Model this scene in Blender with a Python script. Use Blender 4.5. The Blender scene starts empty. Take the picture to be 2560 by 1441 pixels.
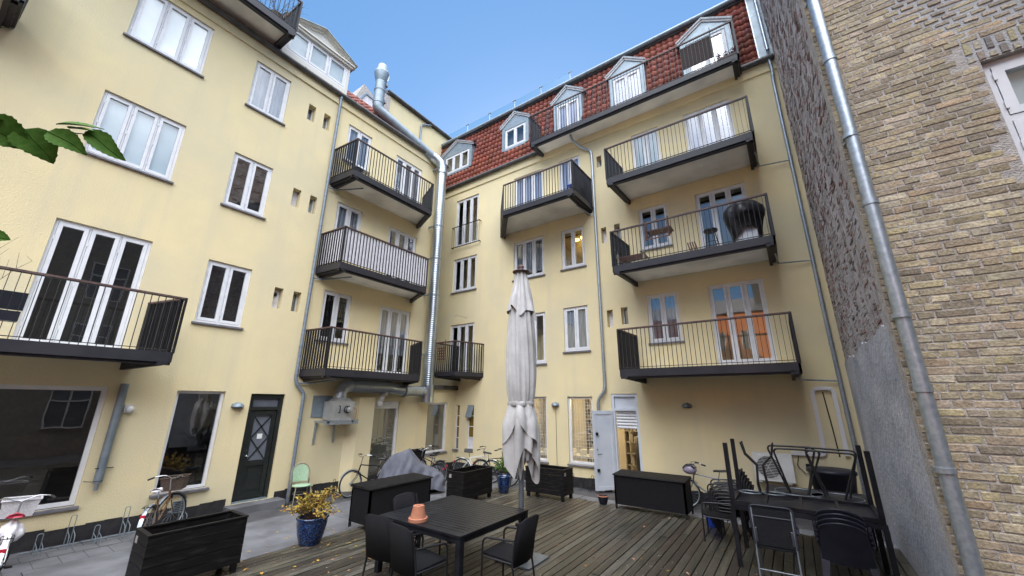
import bpy, math, random
from mathutils import Vector, Matrix
R = math.radians
rnd = random.Random(7)
S = bpy.context.scene
# ---------------------------------------------------------------- camera
cam_d = bpy.data.cameras.new("camera"); cam = bpy.data.objects.new("camera", cam_d)
S.collection.objects.link(cam); S.camera = cam
cam_d.sensor_width = 36; cam_d.lens = 963.563 / 2560 * 36; cam_d.clip_start = 0.05; cam_d.clip_end = 2000
CX = Vector((0.8189661500507053, 0.5738065981893518, 0.006358690548322404))
CU = Vector((0.15715145919953868, -0.23492435501538314, 0.9592257118593424))
CF = Vector((-0.5519038538935755, 0.7845741107728257, 0.2825696387838735))
m = Matrix((CX, CU, -CF)).transposed().to_4x4(); m.translation = (0, 0, 2.45); cam.matrix_world = m
# ---------------------------------------------------------------- sky and sun
SUN_AZ, SUN_EL = 30, 24          # degrees west of +Y, elevation
w = bpy.data.worlds.new("World"); S.world = w; w.use_nodes = True
nt = w.node_tree; nt.nodes.clear()
def N(t, **k):
    n = nt.nodes.new(t)
    for a, b in k.items(): setattr(n, a, b)
    return n
sky = N('ShaderNodeTexSky', sky_type='NISHITA', sun_disc=False, sun_elevation=R(SUN_EL), sun_rotation=R(-SUN_AZ))
sky.air_density = 1.0; sky.dust_density = 0.4; sky.ozone_density = 2.0
bg = N('ShaderNodeBackground'); out = N('ShaderNodeOutputWorld')
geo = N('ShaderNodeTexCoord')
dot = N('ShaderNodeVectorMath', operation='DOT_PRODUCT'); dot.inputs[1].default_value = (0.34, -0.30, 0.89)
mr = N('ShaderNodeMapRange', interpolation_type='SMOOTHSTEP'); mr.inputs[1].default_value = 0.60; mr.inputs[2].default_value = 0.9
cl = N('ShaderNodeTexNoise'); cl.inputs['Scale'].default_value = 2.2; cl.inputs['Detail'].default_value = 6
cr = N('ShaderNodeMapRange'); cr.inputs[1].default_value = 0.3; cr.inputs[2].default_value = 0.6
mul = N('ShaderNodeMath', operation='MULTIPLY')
mix = N('ShaderNodeMix', data_type='RGBA'); mix.inputs['B'].default_value = (60, 62, 66, 1)  # bright overhead cloud patch, added outside the view to light the walls
L = nt.links.new
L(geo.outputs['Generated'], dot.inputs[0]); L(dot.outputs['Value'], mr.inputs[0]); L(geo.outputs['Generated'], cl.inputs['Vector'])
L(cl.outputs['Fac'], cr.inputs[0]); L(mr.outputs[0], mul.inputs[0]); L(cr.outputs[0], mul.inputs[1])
hs = N('ShaderNodeHueSaturation'); hs.inputs['Saturation'].default_value = 1.25; hs.inputs['Value'].default_value = 1.2; L(sky.outputs[0], hs.inputs['Color'])
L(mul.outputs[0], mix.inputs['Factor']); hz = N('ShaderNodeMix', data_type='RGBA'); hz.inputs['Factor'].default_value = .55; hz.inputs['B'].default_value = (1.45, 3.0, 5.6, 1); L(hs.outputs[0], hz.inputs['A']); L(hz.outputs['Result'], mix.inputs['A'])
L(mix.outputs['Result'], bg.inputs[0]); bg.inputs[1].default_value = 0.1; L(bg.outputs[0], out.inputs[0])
sl = bpy.data.lights.new("sun", 'SUN'); sun = bpy.data.objects.new("sun", sl); S.collection.objects.link(sun)
sl.energy = 4.6; sl.angle = R(0.53); sl.color = (1, 0.9, 0.76)
sd = Vector((-math.sin(R(SUN_AZ)) * math.cos(R(SUN_EL)), math.cos(R(SUN_AZ)) * math.cos(R(SUN_EL)), math.sin(R(SUN_EL))))
sun.rotation_euler = sd.to_track_quat('Z', 'Y').to_euler(); sun.location = (0, 0, 30)
S.view_settings.view_transform = 'Standard'; S.view_settings.look = 'None'; S.view_settings.gamma = 1
S.view_settings.exposure = 0.8
# ---------------------------------------------------------------- materials
def mat(name, col, rough=.6, metal=0., col2=None, scale=6., col3=None, scale3=.5, bump=0., bscale=60., attr=0., spec=.5, stretch=(1,1,1), coat=0., contrast=(.35,.65), streak=None, detail=5):
    ma = bpy.data.materials.new(name); ma.use_nodes = True; t = ma.node_tree; b = t.nodes['Principled BSDF']
    b.inputs['Roughness'].default_value = rough; b.inputs['Metallic'].default_value = metal
    b.inputs['Specular IOR Level'].default_value = spec; b.inputs['Coat Weight'].default_value = coat
    def n(ty, **k):
        x = t.nodes.new(ty)
        for a, c in k.items(): setattr(x, a, c)
        return x
    tc = n('ShaderNodeTexCoord'); mp = n('ShaderNodeMapping'); mp.inputs['Scale'].default_value = stretch
    t.links.new(tc.outputs['Object'], mp.inputs[0])
    def noise(sc, d=detail):
        x = n('ShaderNodeTexNoise'); x.inputs['Scale'].default_value = sc; x.inputs['Detail'].default_value = d
        t.links.new(mp.outputs[0], x.inputs['Vector']); return x
    cur = None
    def mixc(f, c, first):
        x = n('ShaderNodeMix', data_type='RGBA')
        t.links.new(f, x.inputs['Factor'])
        if first is None: x.inputs['A'].default_value = (*col, 1)
        else: t.links.new(first, x.inputs['A'])
        x.inputs['B'].default_value = (*c, 1); return x.outputs['Result']
    def rng(o, a, c):
        x = n('ShaderNodeMapRange'); x.inputs[1].default_value = a; x.inputs[2].default_value = c; t.links.new(o, x.inputs[0]); return x.outputs[0]
    if col2: cur = mixc(rng(noise(scale).outputs['Fac'], *contrast), col2, cur)
    if col3: cur = mixc(rng(noise(scale3).outputs['Fac'], .45, .75), col3, cur)
    if streak:   # weather streaks running down: (colour, width scale)
        m2 = n('ShaderNodeMapping'); m2.inputs['Scale'].default_value = (streak[1], streak[1], .22); t.links.new(tc.outputs['Object'], m2.inputs[0])
        x = n('ShaderNodeTexNoise'); x.inputs['Scale'].default_value = 1.; x.inputs['Detail'].default_value = 4; t.links.new(m2.outputs[0], x.inputs['Vector'])
        cur = mixc(rng(x.outputs['Fac'], .52, .9), streak[0], cur)
    if attr:
        at = n('ShaderNodeAttribute', attribute_name='Col'); hs = n('ShaderNodeHueSaturation')
        v = n('ShaderNodeMapRange'); v.inputs[3].default_value = 1 - attr; v.inputs[4].default_value = 1 + attr; t.links.new(at.outputs['Fac'], v.inputs[0])
        t.links.new(v.outputs[0], hs.inputs['Value'])
        if cur is None: hs.inputs['Color'].default_value = (*col, 1)
        else: t.links.new(cur, hs.inputs['Color'])
        cur = hs.outputs[0]
    if cur is None: b.inputs['Base Color'].default_value = (*col, 1)
    else: t.links.new(cur, b.inputs['Base Color'])
    if bump:
        bp = n('ShaderNodeBump'); bp.inputs['Strength'].default_value = bump; bp.inputs['Distance'].default_value = .02
        t.links.new(noise(bscale, 6).outputs['Fac'], bp.inputs['Height']); t.links.new(bp.outputs[0], b.inputs['Normal'])
    return ma
def vcmat(name, rough=.8, bump=.4, bscale=40., dirt=(.2,.17,.13), amount=.35, stretch=(1,1,1), spec=.4, dscale=3., vr=(.7,1.3)):
    """colour comes from the per-face attribute Col (a brick, board or tile each has its own colour)"""
    ma = bpy.data.materials.new(name); ma.use_nodes = True; t = ma.node_tree; b = t.nodes['Principled BSDF']
    b.inputs['Roughness'].default_value = rough; b.inputs['Specular IOR Level'].default_value = spec
    at = t.nodes.new('ShaderNodeAttribute'); at.attribute_name = 'Col'
    tc = t.nodes.new('ShaderNodeTexCoord'); mp = t.nodes.new('ShaderNodeMapping'); mp.inputs['Scale'].default_value = stretch
    t.links.new(tc.outputs['Object'], mp.inputs[0])
    nz = t.nodes.new('ShaderNodeTexNoise'); nz.inputs['Scale'].default_value = dscale; nz.inputs['Detail'].default_value = 8; t.links.new(mp.outputs[0], nz.inputs['Vector'])
    rg = t.nodes.new('ShaderNodeMapRange'); rg.inputs[1].default_value = .42; rg.inputs[2].default_value = .72; rg.inputs[4].default_value = amount; t.links.new(nz.outputs['Fac'], rg.inputs[0])
    mx = t.nodes.new('ShaderNodeMix'); mx.data_type = 'RGBA'; t.links.new(rg.outputs[0], mx.inputs['Factor']); t.links.new(at.outputs['Color'], mx.inputs['A']); mx.inputs['B'].default_value = (*dirt, 1)
    n2 = t.nodes.new('ShaderNodeTexNoise'); n2.inputs['Scale'].default_value = bscale; n2.inputs['Detail'].default_value = 6; t.links.new(mp.outputs[0], n2.inputs['Vector'])
    hs = t.nodes.new('ShaderNodeHueSaturation'); r2 = t.nodes.new('ShaderNodeMapRange'); r2.inputs[3].default_value = vr[0]; r2.inputs[4].default_value = vr[1]; r2.inputs[1].default_value = .25; r2.inputs[2].default_value = .75; t.links.new(n2.outputs['Fac'], r2.inputs[0]); t.links.new(r2.outputs[0], hs.inputs['Value']); t.links.new(mx.outputs['Result'], hs.inputs['Color'])
    t.links.new(hs.outputs[0], b.inputs['Base Color'])
    bp = t.nodes.new('ShaderNodeBump'); bp.inputs['Strength'].default_value = bump; bp.inputs['Distance'].default_value = .01
    t.links.new(n2.outputs['Fac'], bp.inputs['Height']); t.links.new(bp.outputs[0], b.inputs['Normal'])
    return ma
def glassmat(name, tint=(.90,.93,.93), ior=2.4, refl=(1,1,1), wob=.008):
    ma = bpy.data.materials.new(name); ma.use_nodes = True; t = ma.node_tree; t.nodes.clear()
    o = t.nodes.new('ShaderNodeOutputMaterial'); mx = t.nodes.new('ShaderNodeMixShader'); tr = t.nodes.new('ShaderNodeBsdfTransparent'); gl = t.nodes.new('ShaderNodeBsdfGlossy')
    tr.inputs[0].default_value = (*tint, 1); gl.inputs['Roughness'].default_value = 0.0; gl.inputs[0].default_value = (*refl, 1)
    lw = t.nodes.new('ShaderNodeLayerWeight'); lw.inputs[0].default_value = .5; pw = t.nodes.new('ShaderNodeMath'); pw.operation = 'POWER'; pw.inputs[1].default_value = 5; t.links.new(lw.outputs['Facing'], pw.inputs[0])
    r0 = ((ior - 1) / (ior + 1)) ** 2; fr = t.nodes.new('ShaderNodeMapRange'); fr.inputs[3].default_value = r0; fr.inputs[4].default_value = 1; t.links.new(pw.outputs[0], fr.inputs[0])
    nz = t.nodes.new('ShaderNodeTexNoise'); nz.inputs['Scale'].default_value = 1.3; tc = t.nodes.new('ShaderNodeTexCoord'); t.links.new(tc.outputs['Object'], nz.inputs['Vector'])
    bp = t.nodes.new('ShaderNodeBump'); bp.inputs['Strength'].default_value = wob * 5; bp.inputs['Distance'].default_value = .05; t.links.new(nz.outputs['Fac'], bp.inputs['Height']); t.links.new(bp.outputs[0], gl.inputs['Normal'])
    t.links.new(fr.outputs[0], mx.inputs[0]); t.links.new(tr.outputs[0], mx.inputs[1]); t.links.new(gl.outputs[0], mx.inputs[2]); t.links.new(mx.outputs[0], o.inputs[0])
    return ma
def emit(name, col, k):
    ma = bpy.data.materials.new(name); ma.use_nodes = True; b = ma.node_tree.nodes['Principled BSDF']
    b.inputs['Emission Color'].default_value = (*col, 1); b.inputs['Emission Strength'].default_value = k; return ma
M = dict(
 stucco=mat('stucco', (.72,.61,.36), .9, col2=(.66,.565,.35), scale=.9, col3=(.58,.52,.36), scale3=.4, bump=.45, bscale=38, spec=.2, streak=((.60,.53,.36), 3.1)),
 white=mat('white_paint', (.70,.70,.71), .5, col2=(.62,.63,.65), scale=5),
 wsill=mat('slate_sill', (.11,.11,.125), .6, col2=(.17,.165,.18), scale=9, bump=.2),
 glass=glassmat('window_glass'), glassb=glassmat('balustrade_glass', (.72,.88,.9), 1.5),
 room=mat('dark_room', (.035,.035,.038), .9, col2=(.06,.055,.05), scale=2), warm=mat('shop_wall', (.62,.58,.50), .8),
 blind=mat('white_blind', (.56,.61,.62), .9, col2=(.46,.51,.52), scale=1.2), curtain=mat('grey_curtain', (.26,.28,.33), .9, col2=(.12,.13,.16), scale=4, stretch=(3,3,.3)),
 curtw=mat('pale_curtain', (.36,.38,.52), .9, col2=(.27,.29,.41), scale=3, stretch=(3,3,.3)),
 mesh=mat('brown_blind', (.13,.105,.075), .8, col2=(.10,.10,.085), scale=2),
 black=mat('black_steel', (.009,.009,.011), .45, col2=(.016,.016,.019), scale=8, spec=.4),
 fascia=mat('dark_fascia', (.017,.017,.022), .5, col2=(.027,.025,.031), scale=3, spec=.4),
 soffit=mat('grey_soffit', (.78,.75,.69), .8, col2=(.66,.64,.60), scale=1.3, col3=(.45,.44,.41), scale3=.9),
 handrail=mat('handrail_wood', (.07,.035,.03), .6, col2=(.12,.07,.06), scale=10),
 zinc=mat('zinc', (.26,.31,.345), .5, .45, col2=(.20,.245,.275), scale=5, bump=.1, bscale=20),
 galv=mat('galvanised_steel', (.40,.44,.48), .42, .7, col2=(.30,.34,.38), scale=25, bump=.1, bscale=30),
 spiral=mat('spiral_duct', (.42,.46,.50), .28, .9, col2=(.34,.38,.42), scale=3),
 pipepaint=mat('grey_pipe_paint', (.22,.26,.30), .5, .3, col2=(.16,.19,.23), scale=12),
 gutter=mat('dark_gutter', (.055,.053,.052), .55, .2, col2=(.09,.087,.085), scale=4),
 plinth=mat('tarred_plinth', (.010,.009,.011), .7, col2=(.026,.024,.026), scale=6, bump=.4),
 asphalt=mat('asphalt', (.055,.053,.057), .85, col2=(.075,.073,.076), scale=2.2, col3=(.025,.024,.028), scale3=1.2, bump=.5, bscale=90),
 concrete=mat('concrete', (.155,.155,.165), .85, col2=(.115,.115,.122), scale=3, col3=(.07,.07,.074), scale3=1.4, bump=.4, bscale=70),
 render=mat('grey_render', (.44,.45,.50), .9, col2=(.30,.31,.35), scale=1.6, contrast=(.40,.66), col3=(.56,.55,.57), scale3=.9, bump=.8, bscale=14, stretch=(1,.8,1)),
 tile=vcmat('clay_tile', .65, .4, 30, (.13,.06,.04), .4, dscale=2.5, vr=(.75,1.3)),
 brick=vcmat('yellow_brick', .9, .8, 55, (.19,.16,.13), .5, dscale=5, vr=(.6,1.4)),
 oldbrick=vcmat('old_brick', .95, 1., 25, (.30,.27,.27), .7, stretch=(1,1,.6), dscale=3, vr=(.55,1.4)),
 mortar=mat('mortar', (.46,.42,.385), .95, col2=(.32,.29,.265), scale=14, bump=.8, bscale=60),
 wmortar=mat('pale_mortar', (.42,.42,.43), .95, col2=(.33,.33,.33), scale=10, bump=.6),
 deck=vcmat('weathered_boards', .38, .8, 16, (.018,.018,.013), 1.0, stretch=(9,.7,1), dscale=1.1, spec=.4, vr=(.3,1.7)),
 bed=mat('smeared_mortar', (.43,.405,.40), .95, col2=(.25,.195,.185), scale=7, col3=(.52,.50,.52), scale3=1.2, bump=1., bscale=30, stretch=(1,1,.7)),
 deckgap=mat('deck_substructure', (.01,.01,.009), .9),
 rattan=mat('black_rattan', (.006,.006,.008), .6, spec=.18, col2=(.011,.011,.013), scale=60, bump=.8, bscale=160),
 pwood=mat('black_stained_wood', (.005,.0045,.005), .6, spec=.2, col2=(.022,.019,.018), scale=5, contrast=(.5,.75), bump=.3, stretch=(1,1,6)),
 tabletop=mat('table_slats', (.006,.0065,.009), .38, spec=.28, col2=(.014,.015,.019), scale=5, bump=.15, bscale=40),
 plastic=mat('dark_plastic', (.009,.010,.017), .45, col2=(.015,.016,.024), scale=4, spec=.28),
 cloth=mat('parasol_cloth', (.50,.49,.48), .9, col2=(.42,.41,.405), scale=4, col3=(.32,.31,.30), scale3=2.5, bump=.25, bscale=25),
 clothd=mat('cover_cloth', (.12,.125,.15), .75, col2=(.075,.078,.10), scale=3, bump=.3, bscale=12),
 blackcloth=mat('black_cover', (.006,.006,.008), .5, col2=(.014,.014,.017), scale=5, bump=.5, bscale=9),
 pole=mat('grey_pole', (.16,.18,.20), .4, .4, col2=(.11,.125,.14), scale=6),
 terra=mat('terracotta', (.34,.12,.062), .85, col2=(.40,.17,.10), scale=8, bump=.2),
 bluepot=mat('blue_glaze', (.004,.012,.05), .16, col2=(.02,.07,.20), scale=38, contrast=(.5,.62), coat=.6),
 soil=mat('soil', (.02,.015,.012), .95, bump=.6),
 rubber=mat('rubber', (.012,.012,.012), .8), chrome=mat('chrome', (.62,.63,.65), .22, .95), 
 bikeblack=mat('black_enamel', (.01,.01,.012), .25, coat=.5), bikewhite=mat('white_enamel', (.72,.73,.70), .3, coat=.5), bikegrey=mat('grey_enamel', (.17,.19,.24), .3, .3, coat=.5),
 bikebrown=mat('rusty_enamel', (.09,.06,.03), .5, col2=(.16,.07,.025), scale=20),
 saddle=mat('black_leather', (.018,.017,.018), .45), redsaddle=mat('red_saddle', (.42,.02,.05), .4), 
 wicker=mat('brown_basket', (.055,.035,.025), .8, col2=(.10,.07,.05), scale=50, bump=.6, bscale=120), wbasket=mat('white_basket', (.66,.64,.64), .7, col2=(.5,.48,.5), scale=50, bump=.5, bscale=110),
 red=mat('red_plastic', (.45,.015,.03), .4), pink=mat('pink_plastic', (.6,.05,.2), .4), lilac=mat('helmet_shell', (.30,.26,.34), .35),
 mint=mat('mint_weave', (.22,.36,.22), .7, col2=(.40,.52,.36), scale=90, contrast=(.45,.55), bump=.4, bscale=90), bamboo=mat('bamboo_tube', (.16,.15,.11), .5, col2=(.26,.25,.19), scale=12),
 leafg=mat('green_leaf', (.05,.13,.015), .65, col2=(.08,.17,.025), scale=90, spec=.12), leafy=mat('yellow_leaf', (.42,.30,.03), .7, col2=(.34,.17,.02), scale=8), leafo=mat('dull_leaf', (.17,.20,.04), .8, col2=(.30,.15,.05), scale=9),
 twig=mat('twig', (.06,.035,.03), .8), bark=mat('red_stem', (.09,.05,.035), .8),
 hardwood=mat('reddish_wood', (.075,.032,.022), .6, col2=(.12,.055,.04), scale=8, stretch=(1,1,5)),
 acwhite=mat('ac_casing', (.62,.62,.60), .5, col2=(.52,.52,.50), scale=4), conduit=mat('white_trunking', (.62,.60,.60), .5),
 alu=mat('sheet_aluminium', (.50,.51,.50), .42, .55, col2=(.40,.41,.41), scale=3), doorblack=mat('black_door_paint', (.012,.015,.014), .35, col2=(.02,.022,.02), scale=5),
 frost=mat('frosted_pane', (.14,.15,.18), .3, col2=(.11,.12,.14), scale=3), doorwhite=mat('pale_blue_door', (.56,.60,.66), .45, col2=(.50,.54,.60), scale=3),
 amber=mat('amber_pane', (.16,.10,.02), .25), redbrick=mat('red_brick_far', (.72,.24,.08), .85, col2=(.60,.18,.07), scale=5, bump=.3), paper=mat('paper', (.7,.7,.68), .8),
 label=mat('metal_label', (.28,.27,.25), .6), bulb=emit('lamp_glow', (1,.85,.5), 30), ring=emit('ceiling_lamp_glow', (1,.62,.12), 9), blueplastic=mat('blue_plastic', (.01,.04,.30), .35),
 box=mat('storage_box', (.16,.15,.14), .7), boxw=mat('white_box', (.6,.58,.52), .7), grime=mat('stained_white', (.68,.66,.68), .8, col2=(.56,.54,.56), scale=8),
 tarpap=mat('roof_felt', (.10,.10,.11), .85),
)
# ---------------------------------------------------------------- mesh helper
OFF = {}
class MB:
    def __init__(s): s.v = []; s.f = []; s.c = []; s.sm = []
    def add(s, vs, fs, c=.5, smooth=False):
        o = len(s.v); s.v += [tuple(p) for p in vs]; s.f += [tuple(i + o for i in f) for f in fs]; s.c += [c] * len(fs); s.sm += [smooth] * len(fs); return s
    def box(s, x0, x1, y0, y1, z0, z1, c=.5):
        return s.add([(x, y, z) for z in (z0, z1) for y in (y0, y1) for x in (x0, x1)], [(0,2,3,1),(4,5,7,6),(0,1,5,4),(2,6,7,3),(0,4,6,2),(1,3,7,5)], c)
    def hexa(s, p, c=.5):   # 8 points: bottom 4 ring, top 4 ring
        return s.add(p, [(0,3,2,1),(4,5,6,7),(0,1,5,4),(1,2,6,5),(2,3,7,6),(3,0,4,7)], c)
    def quad(s, *p, c=.5): return s.add(p, [tuple(range(len(p)))], c)
    def prism(s, poly, d, c=.5):   # polygon points extruded by vector d
        n = len(poly); d = Vector(d); a = [Vector(p) for p in poly]
        return s.add(a + [p + d for p in a], [tuple(range(n))[::-1], tuple(range(n, 2 * n))] + [(i, (i + 1) % n, n + (i + 1) % n, n + i) for i in range(n)], c)
    def tube(s, pts, r, n=8, cap=True, c=.5, closed=False):
        P = [Vector(p) for p in pts]; k = len(P); rs = r if isinstance(r, (list, tuple)) else [r] * k
        T = []
        for i in range(k):
            a = P[i - 1] if (i or closed) else P[0]; b = P[(i + 1) % k] if (i < k - 1 or closed) else P[-1]
            t = (b - a); T.append(t.normalized() if t.length > 1e-9 else Vector((0,0,1)))
        up = Vector((0,0,1)) if abs(T[0].z) < .9 else Vector((1,0,0)); N_ = (up - T[0] * up.dot(T[0])).normalized()
        vs = []
        for i in range(k):
            N_ = (N_ - T[i] * N_.dot(T[i])); N_ = N_.normalized() if N_.length > 1e-6 else T[i].orthogonal().normalized(); B = T[i].cross(N_)
            for j in range(n):
                a = 2 * math.pi * j / n; vs.append(P[i] + (N_ * math.cos(a) + B * math.sin(a)) * rs[i])
        kk = k if closed else k - 1
        fs = [(i * n + j, i * n + (j + 1) % n, ((i + 1) % k) * n + (j + 1) % n, ((i + 1) % k) * n + j) for i in range(kk) for j in range(n)]
        s.add(vs, fs, c, True)
        if cap and not closed: s.add([vs[j] for j in range(n)], [tuple(range(n))[::-1]], c); s.add([vs[(k - 1) * n + j] for j in range(n)], [tuple(range(n))], c)
        return s
    def bar(s, p0, p1, w, h, up=(0,0,1), c=.5):
        a = Vector(p0); b = Vector(p1); t = (b - a).normalized(); u = Vector(up); u = (u - t * u.dot(t)); u = u.normalized() if u.length > 1e-6 else t.orthogonal().normalized(); q = t.cross(u) * w / 2; u = u * h / 2
        return s.hexa([a - q - u, a + q - u, a + q + u, a - q + u, b - q - u, b + q - u, b + q + u, b - q + u], c)
    def lathe(s, prof, cx=0, cy=0, n=20, c=.5, fn=None, smooth=True):
        vs = []
        for k, (r, z) in enumerate(prof):
            for j in range(n):
                a = 2 * math.pi * j / n; rr, zz = (r, z) if fn is None else fn(r, z, a, k)
                vs.append((cx + rr * math.cos(a), cy + rr * math.sin(a), zz))
        return s.add(vs, [(i * n + j, i * n + (j + 1) % n, (i + 1) * n + (j + 1) % n, (i + 1) * n + j) for i in range(len(prof) - 1) for j in range(n)], c, smooth)
    def disc(s, cx, cy, z, r, n=20, c=.5): return s.add([(cx + r * math.cos(2 * math.pi * j / n), cy + r * math.sin(2 * math.pi * j / n), z) for j in range(n)], [tuple(range(n))], c)
    def ball(s, cx, cy, cz, r, n=10, c=.5, sq=(1,1,1)):
        vs = []
        for i in range(n // 2 + 1):
            t = math.pi * i / (n // 2)
            for j in range(n): a = 2 * math.pi * j / n; vs.append((cx + r * sq[0] * math.sin(t) * math.cos(a), cy + r * sq[1] * math.sin(t) * math.sin(a), cz + r * sq[2] * math.cos(t)))
        return s.add(vs, [(i * n + j, i * n + (j + 1) % n, (i + 1) * n + (j + 1) % n, (i + 1) * n + j) for i in range(n // 2) for j in range(n)], c, True)
    def xf(s, mtx):
        s.v = [tuple(mtx @ Vector(p)) for p in s.v]; return s
    def build(s, name, m, parent=None, label=None, cat=None, group=None, kind=None):
        me = bpy.data.meshes.new(name); off = OFF.get(parent.name) if parent else None
        vs = s.v if off is None else [(p[0] - off[0], p[1] - off[1], p[2] - off[2]) for p in s.v]
        me.from_pydata(vs, [], s.f); me.polygons.foreach_set('use_smooth', s.sm)
        ca = me.color_attributes.new('Col', 'FLOAT_COLOR', 'CORNER'); dat = []
        for p, c in zip(me.polygons, s.c):
            q = (c, c, c, 1.) if not isinstance(c, tuple) else (*c, 1.)
            dat += list(q) * p.loop_total
        ca.data.foreach_set('color', dat)
        me.materials.append(M[m] if isinstance(m, str) else m); me.update()
        o = bpy.data.objects.new(name, me); S.collection.objects.link(o)
        if parent: o.parent = parent
        if off is not None: OFF[o.name] = off
        return tag(o, label, cat, group, kind)
def tag(o, label=None, cat=None, group=None, kind=None):
    for k, v in (('label', label), ('category', cat), ('group', group), ('kind', kind)):
        if v: o[k] = v
    return o
def thing(name, loc, rz, label, cat, group=None, world=False):
    """an Empty at the base; world=True: its parts are given in world coordinates"""
    o = bpy.data.objects.new(name, None); S.collection.objects.link(o); o.location = loc; o.rotation_euler = (0, 0, rz); o.empty_display_size = .2
    if world: OFF[o.name] = tuple(loc)
    return tag(o, label, cat, group)
def kids(o): return [c for c in S.objects if c.parent == o]
def dup(o, loc, rz, label, rot=None):
    table = {}
    for c in S.objects:
        if c.parent: table.setdefault(c.parent.name, []).append(c)
    def cp(a, par):
        b = a.copy(); S.collection.objects.link(b); b.parent = par
        for ch in table.get(a.name, []): cp(ch, b)
        return b
    r = cp(o, None); r.location = loc; r.rotation_euler = rot or (0, 0, rz); r['label'] = label
    return r
# ---------------------------------------------------------------- facades
XL, YB, XR = -11.2, 12.0, 1.15
GZ, DZ = -.08, .02
PLf = lambda u, z, n=0: (XL + n, u, z)
PBf = lambda u, z, n=0: (u, YB - n, z)
def fbox(mb, P, u0, u1, z0, z1, n0, n1, c=.5):
    return mb.hexa([P(u0,z0,n0), P(u1,z0,n0), P(u1,z0,n1), P(u0,z0,n1), P(u0,z1,n0), P(u1,z1,n0), P(u1,z1,n1), P(u0,z1,n1)], c)
def wall(P, u0, u1, z0, z1, holes, name='wall', parent=None, m='stucco', back=.3):
    """a rendered wall with its openings cut out; holes = (u0,u1,z0,z1,depth)"""
    mb = MB(); us = sorted({u0, u1} | {h[i] for h in holes for i in (0, 1)}); zs = sorted({z0, z1} | {h[i] for h in holes for i in (2, 3)})
    us = [u for u in us if u0 <= u <= u1]; zs = [z for z in zs if z0 <= z <= z1]
    for a, b in zip(us, us[1:]):
        for c, d in zip(zs, zs[1:]):
            cu, cz = (a + b) / 2, (c + d) / 2
            if any(h[0] < cu < h[1] and h[2] < cz < h[3] for h in holes): continue
            mb.quad(P(a,c), P(b,c), P(b,d), P(a,d))
    for a, b, c, d, e in holes:
        mb.quad(P(a,c), P(a,d), P(a,d,-e), P(a,c,-e)); mb.quad(P(b,c), P(b,d), P(b,d,-e), P(b,c,-e))
        mb.quad(P(a,c), P(b,c), P(b,c,-e), P(a,c,-e)); mb.quad(P(a,d), P(b,d), P(b,d,-e), P(a,d,-e))
    mb.quad(P(u0,z0), P(u0,z1), P(u0,z1,-back), P(u0,z0,-back)); mb.quad(P(u1,z0), P(u1,z1), P(u1,z1,-back), P(u1,z0,-back))
    return mb.build(name, m, parent)
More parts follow.
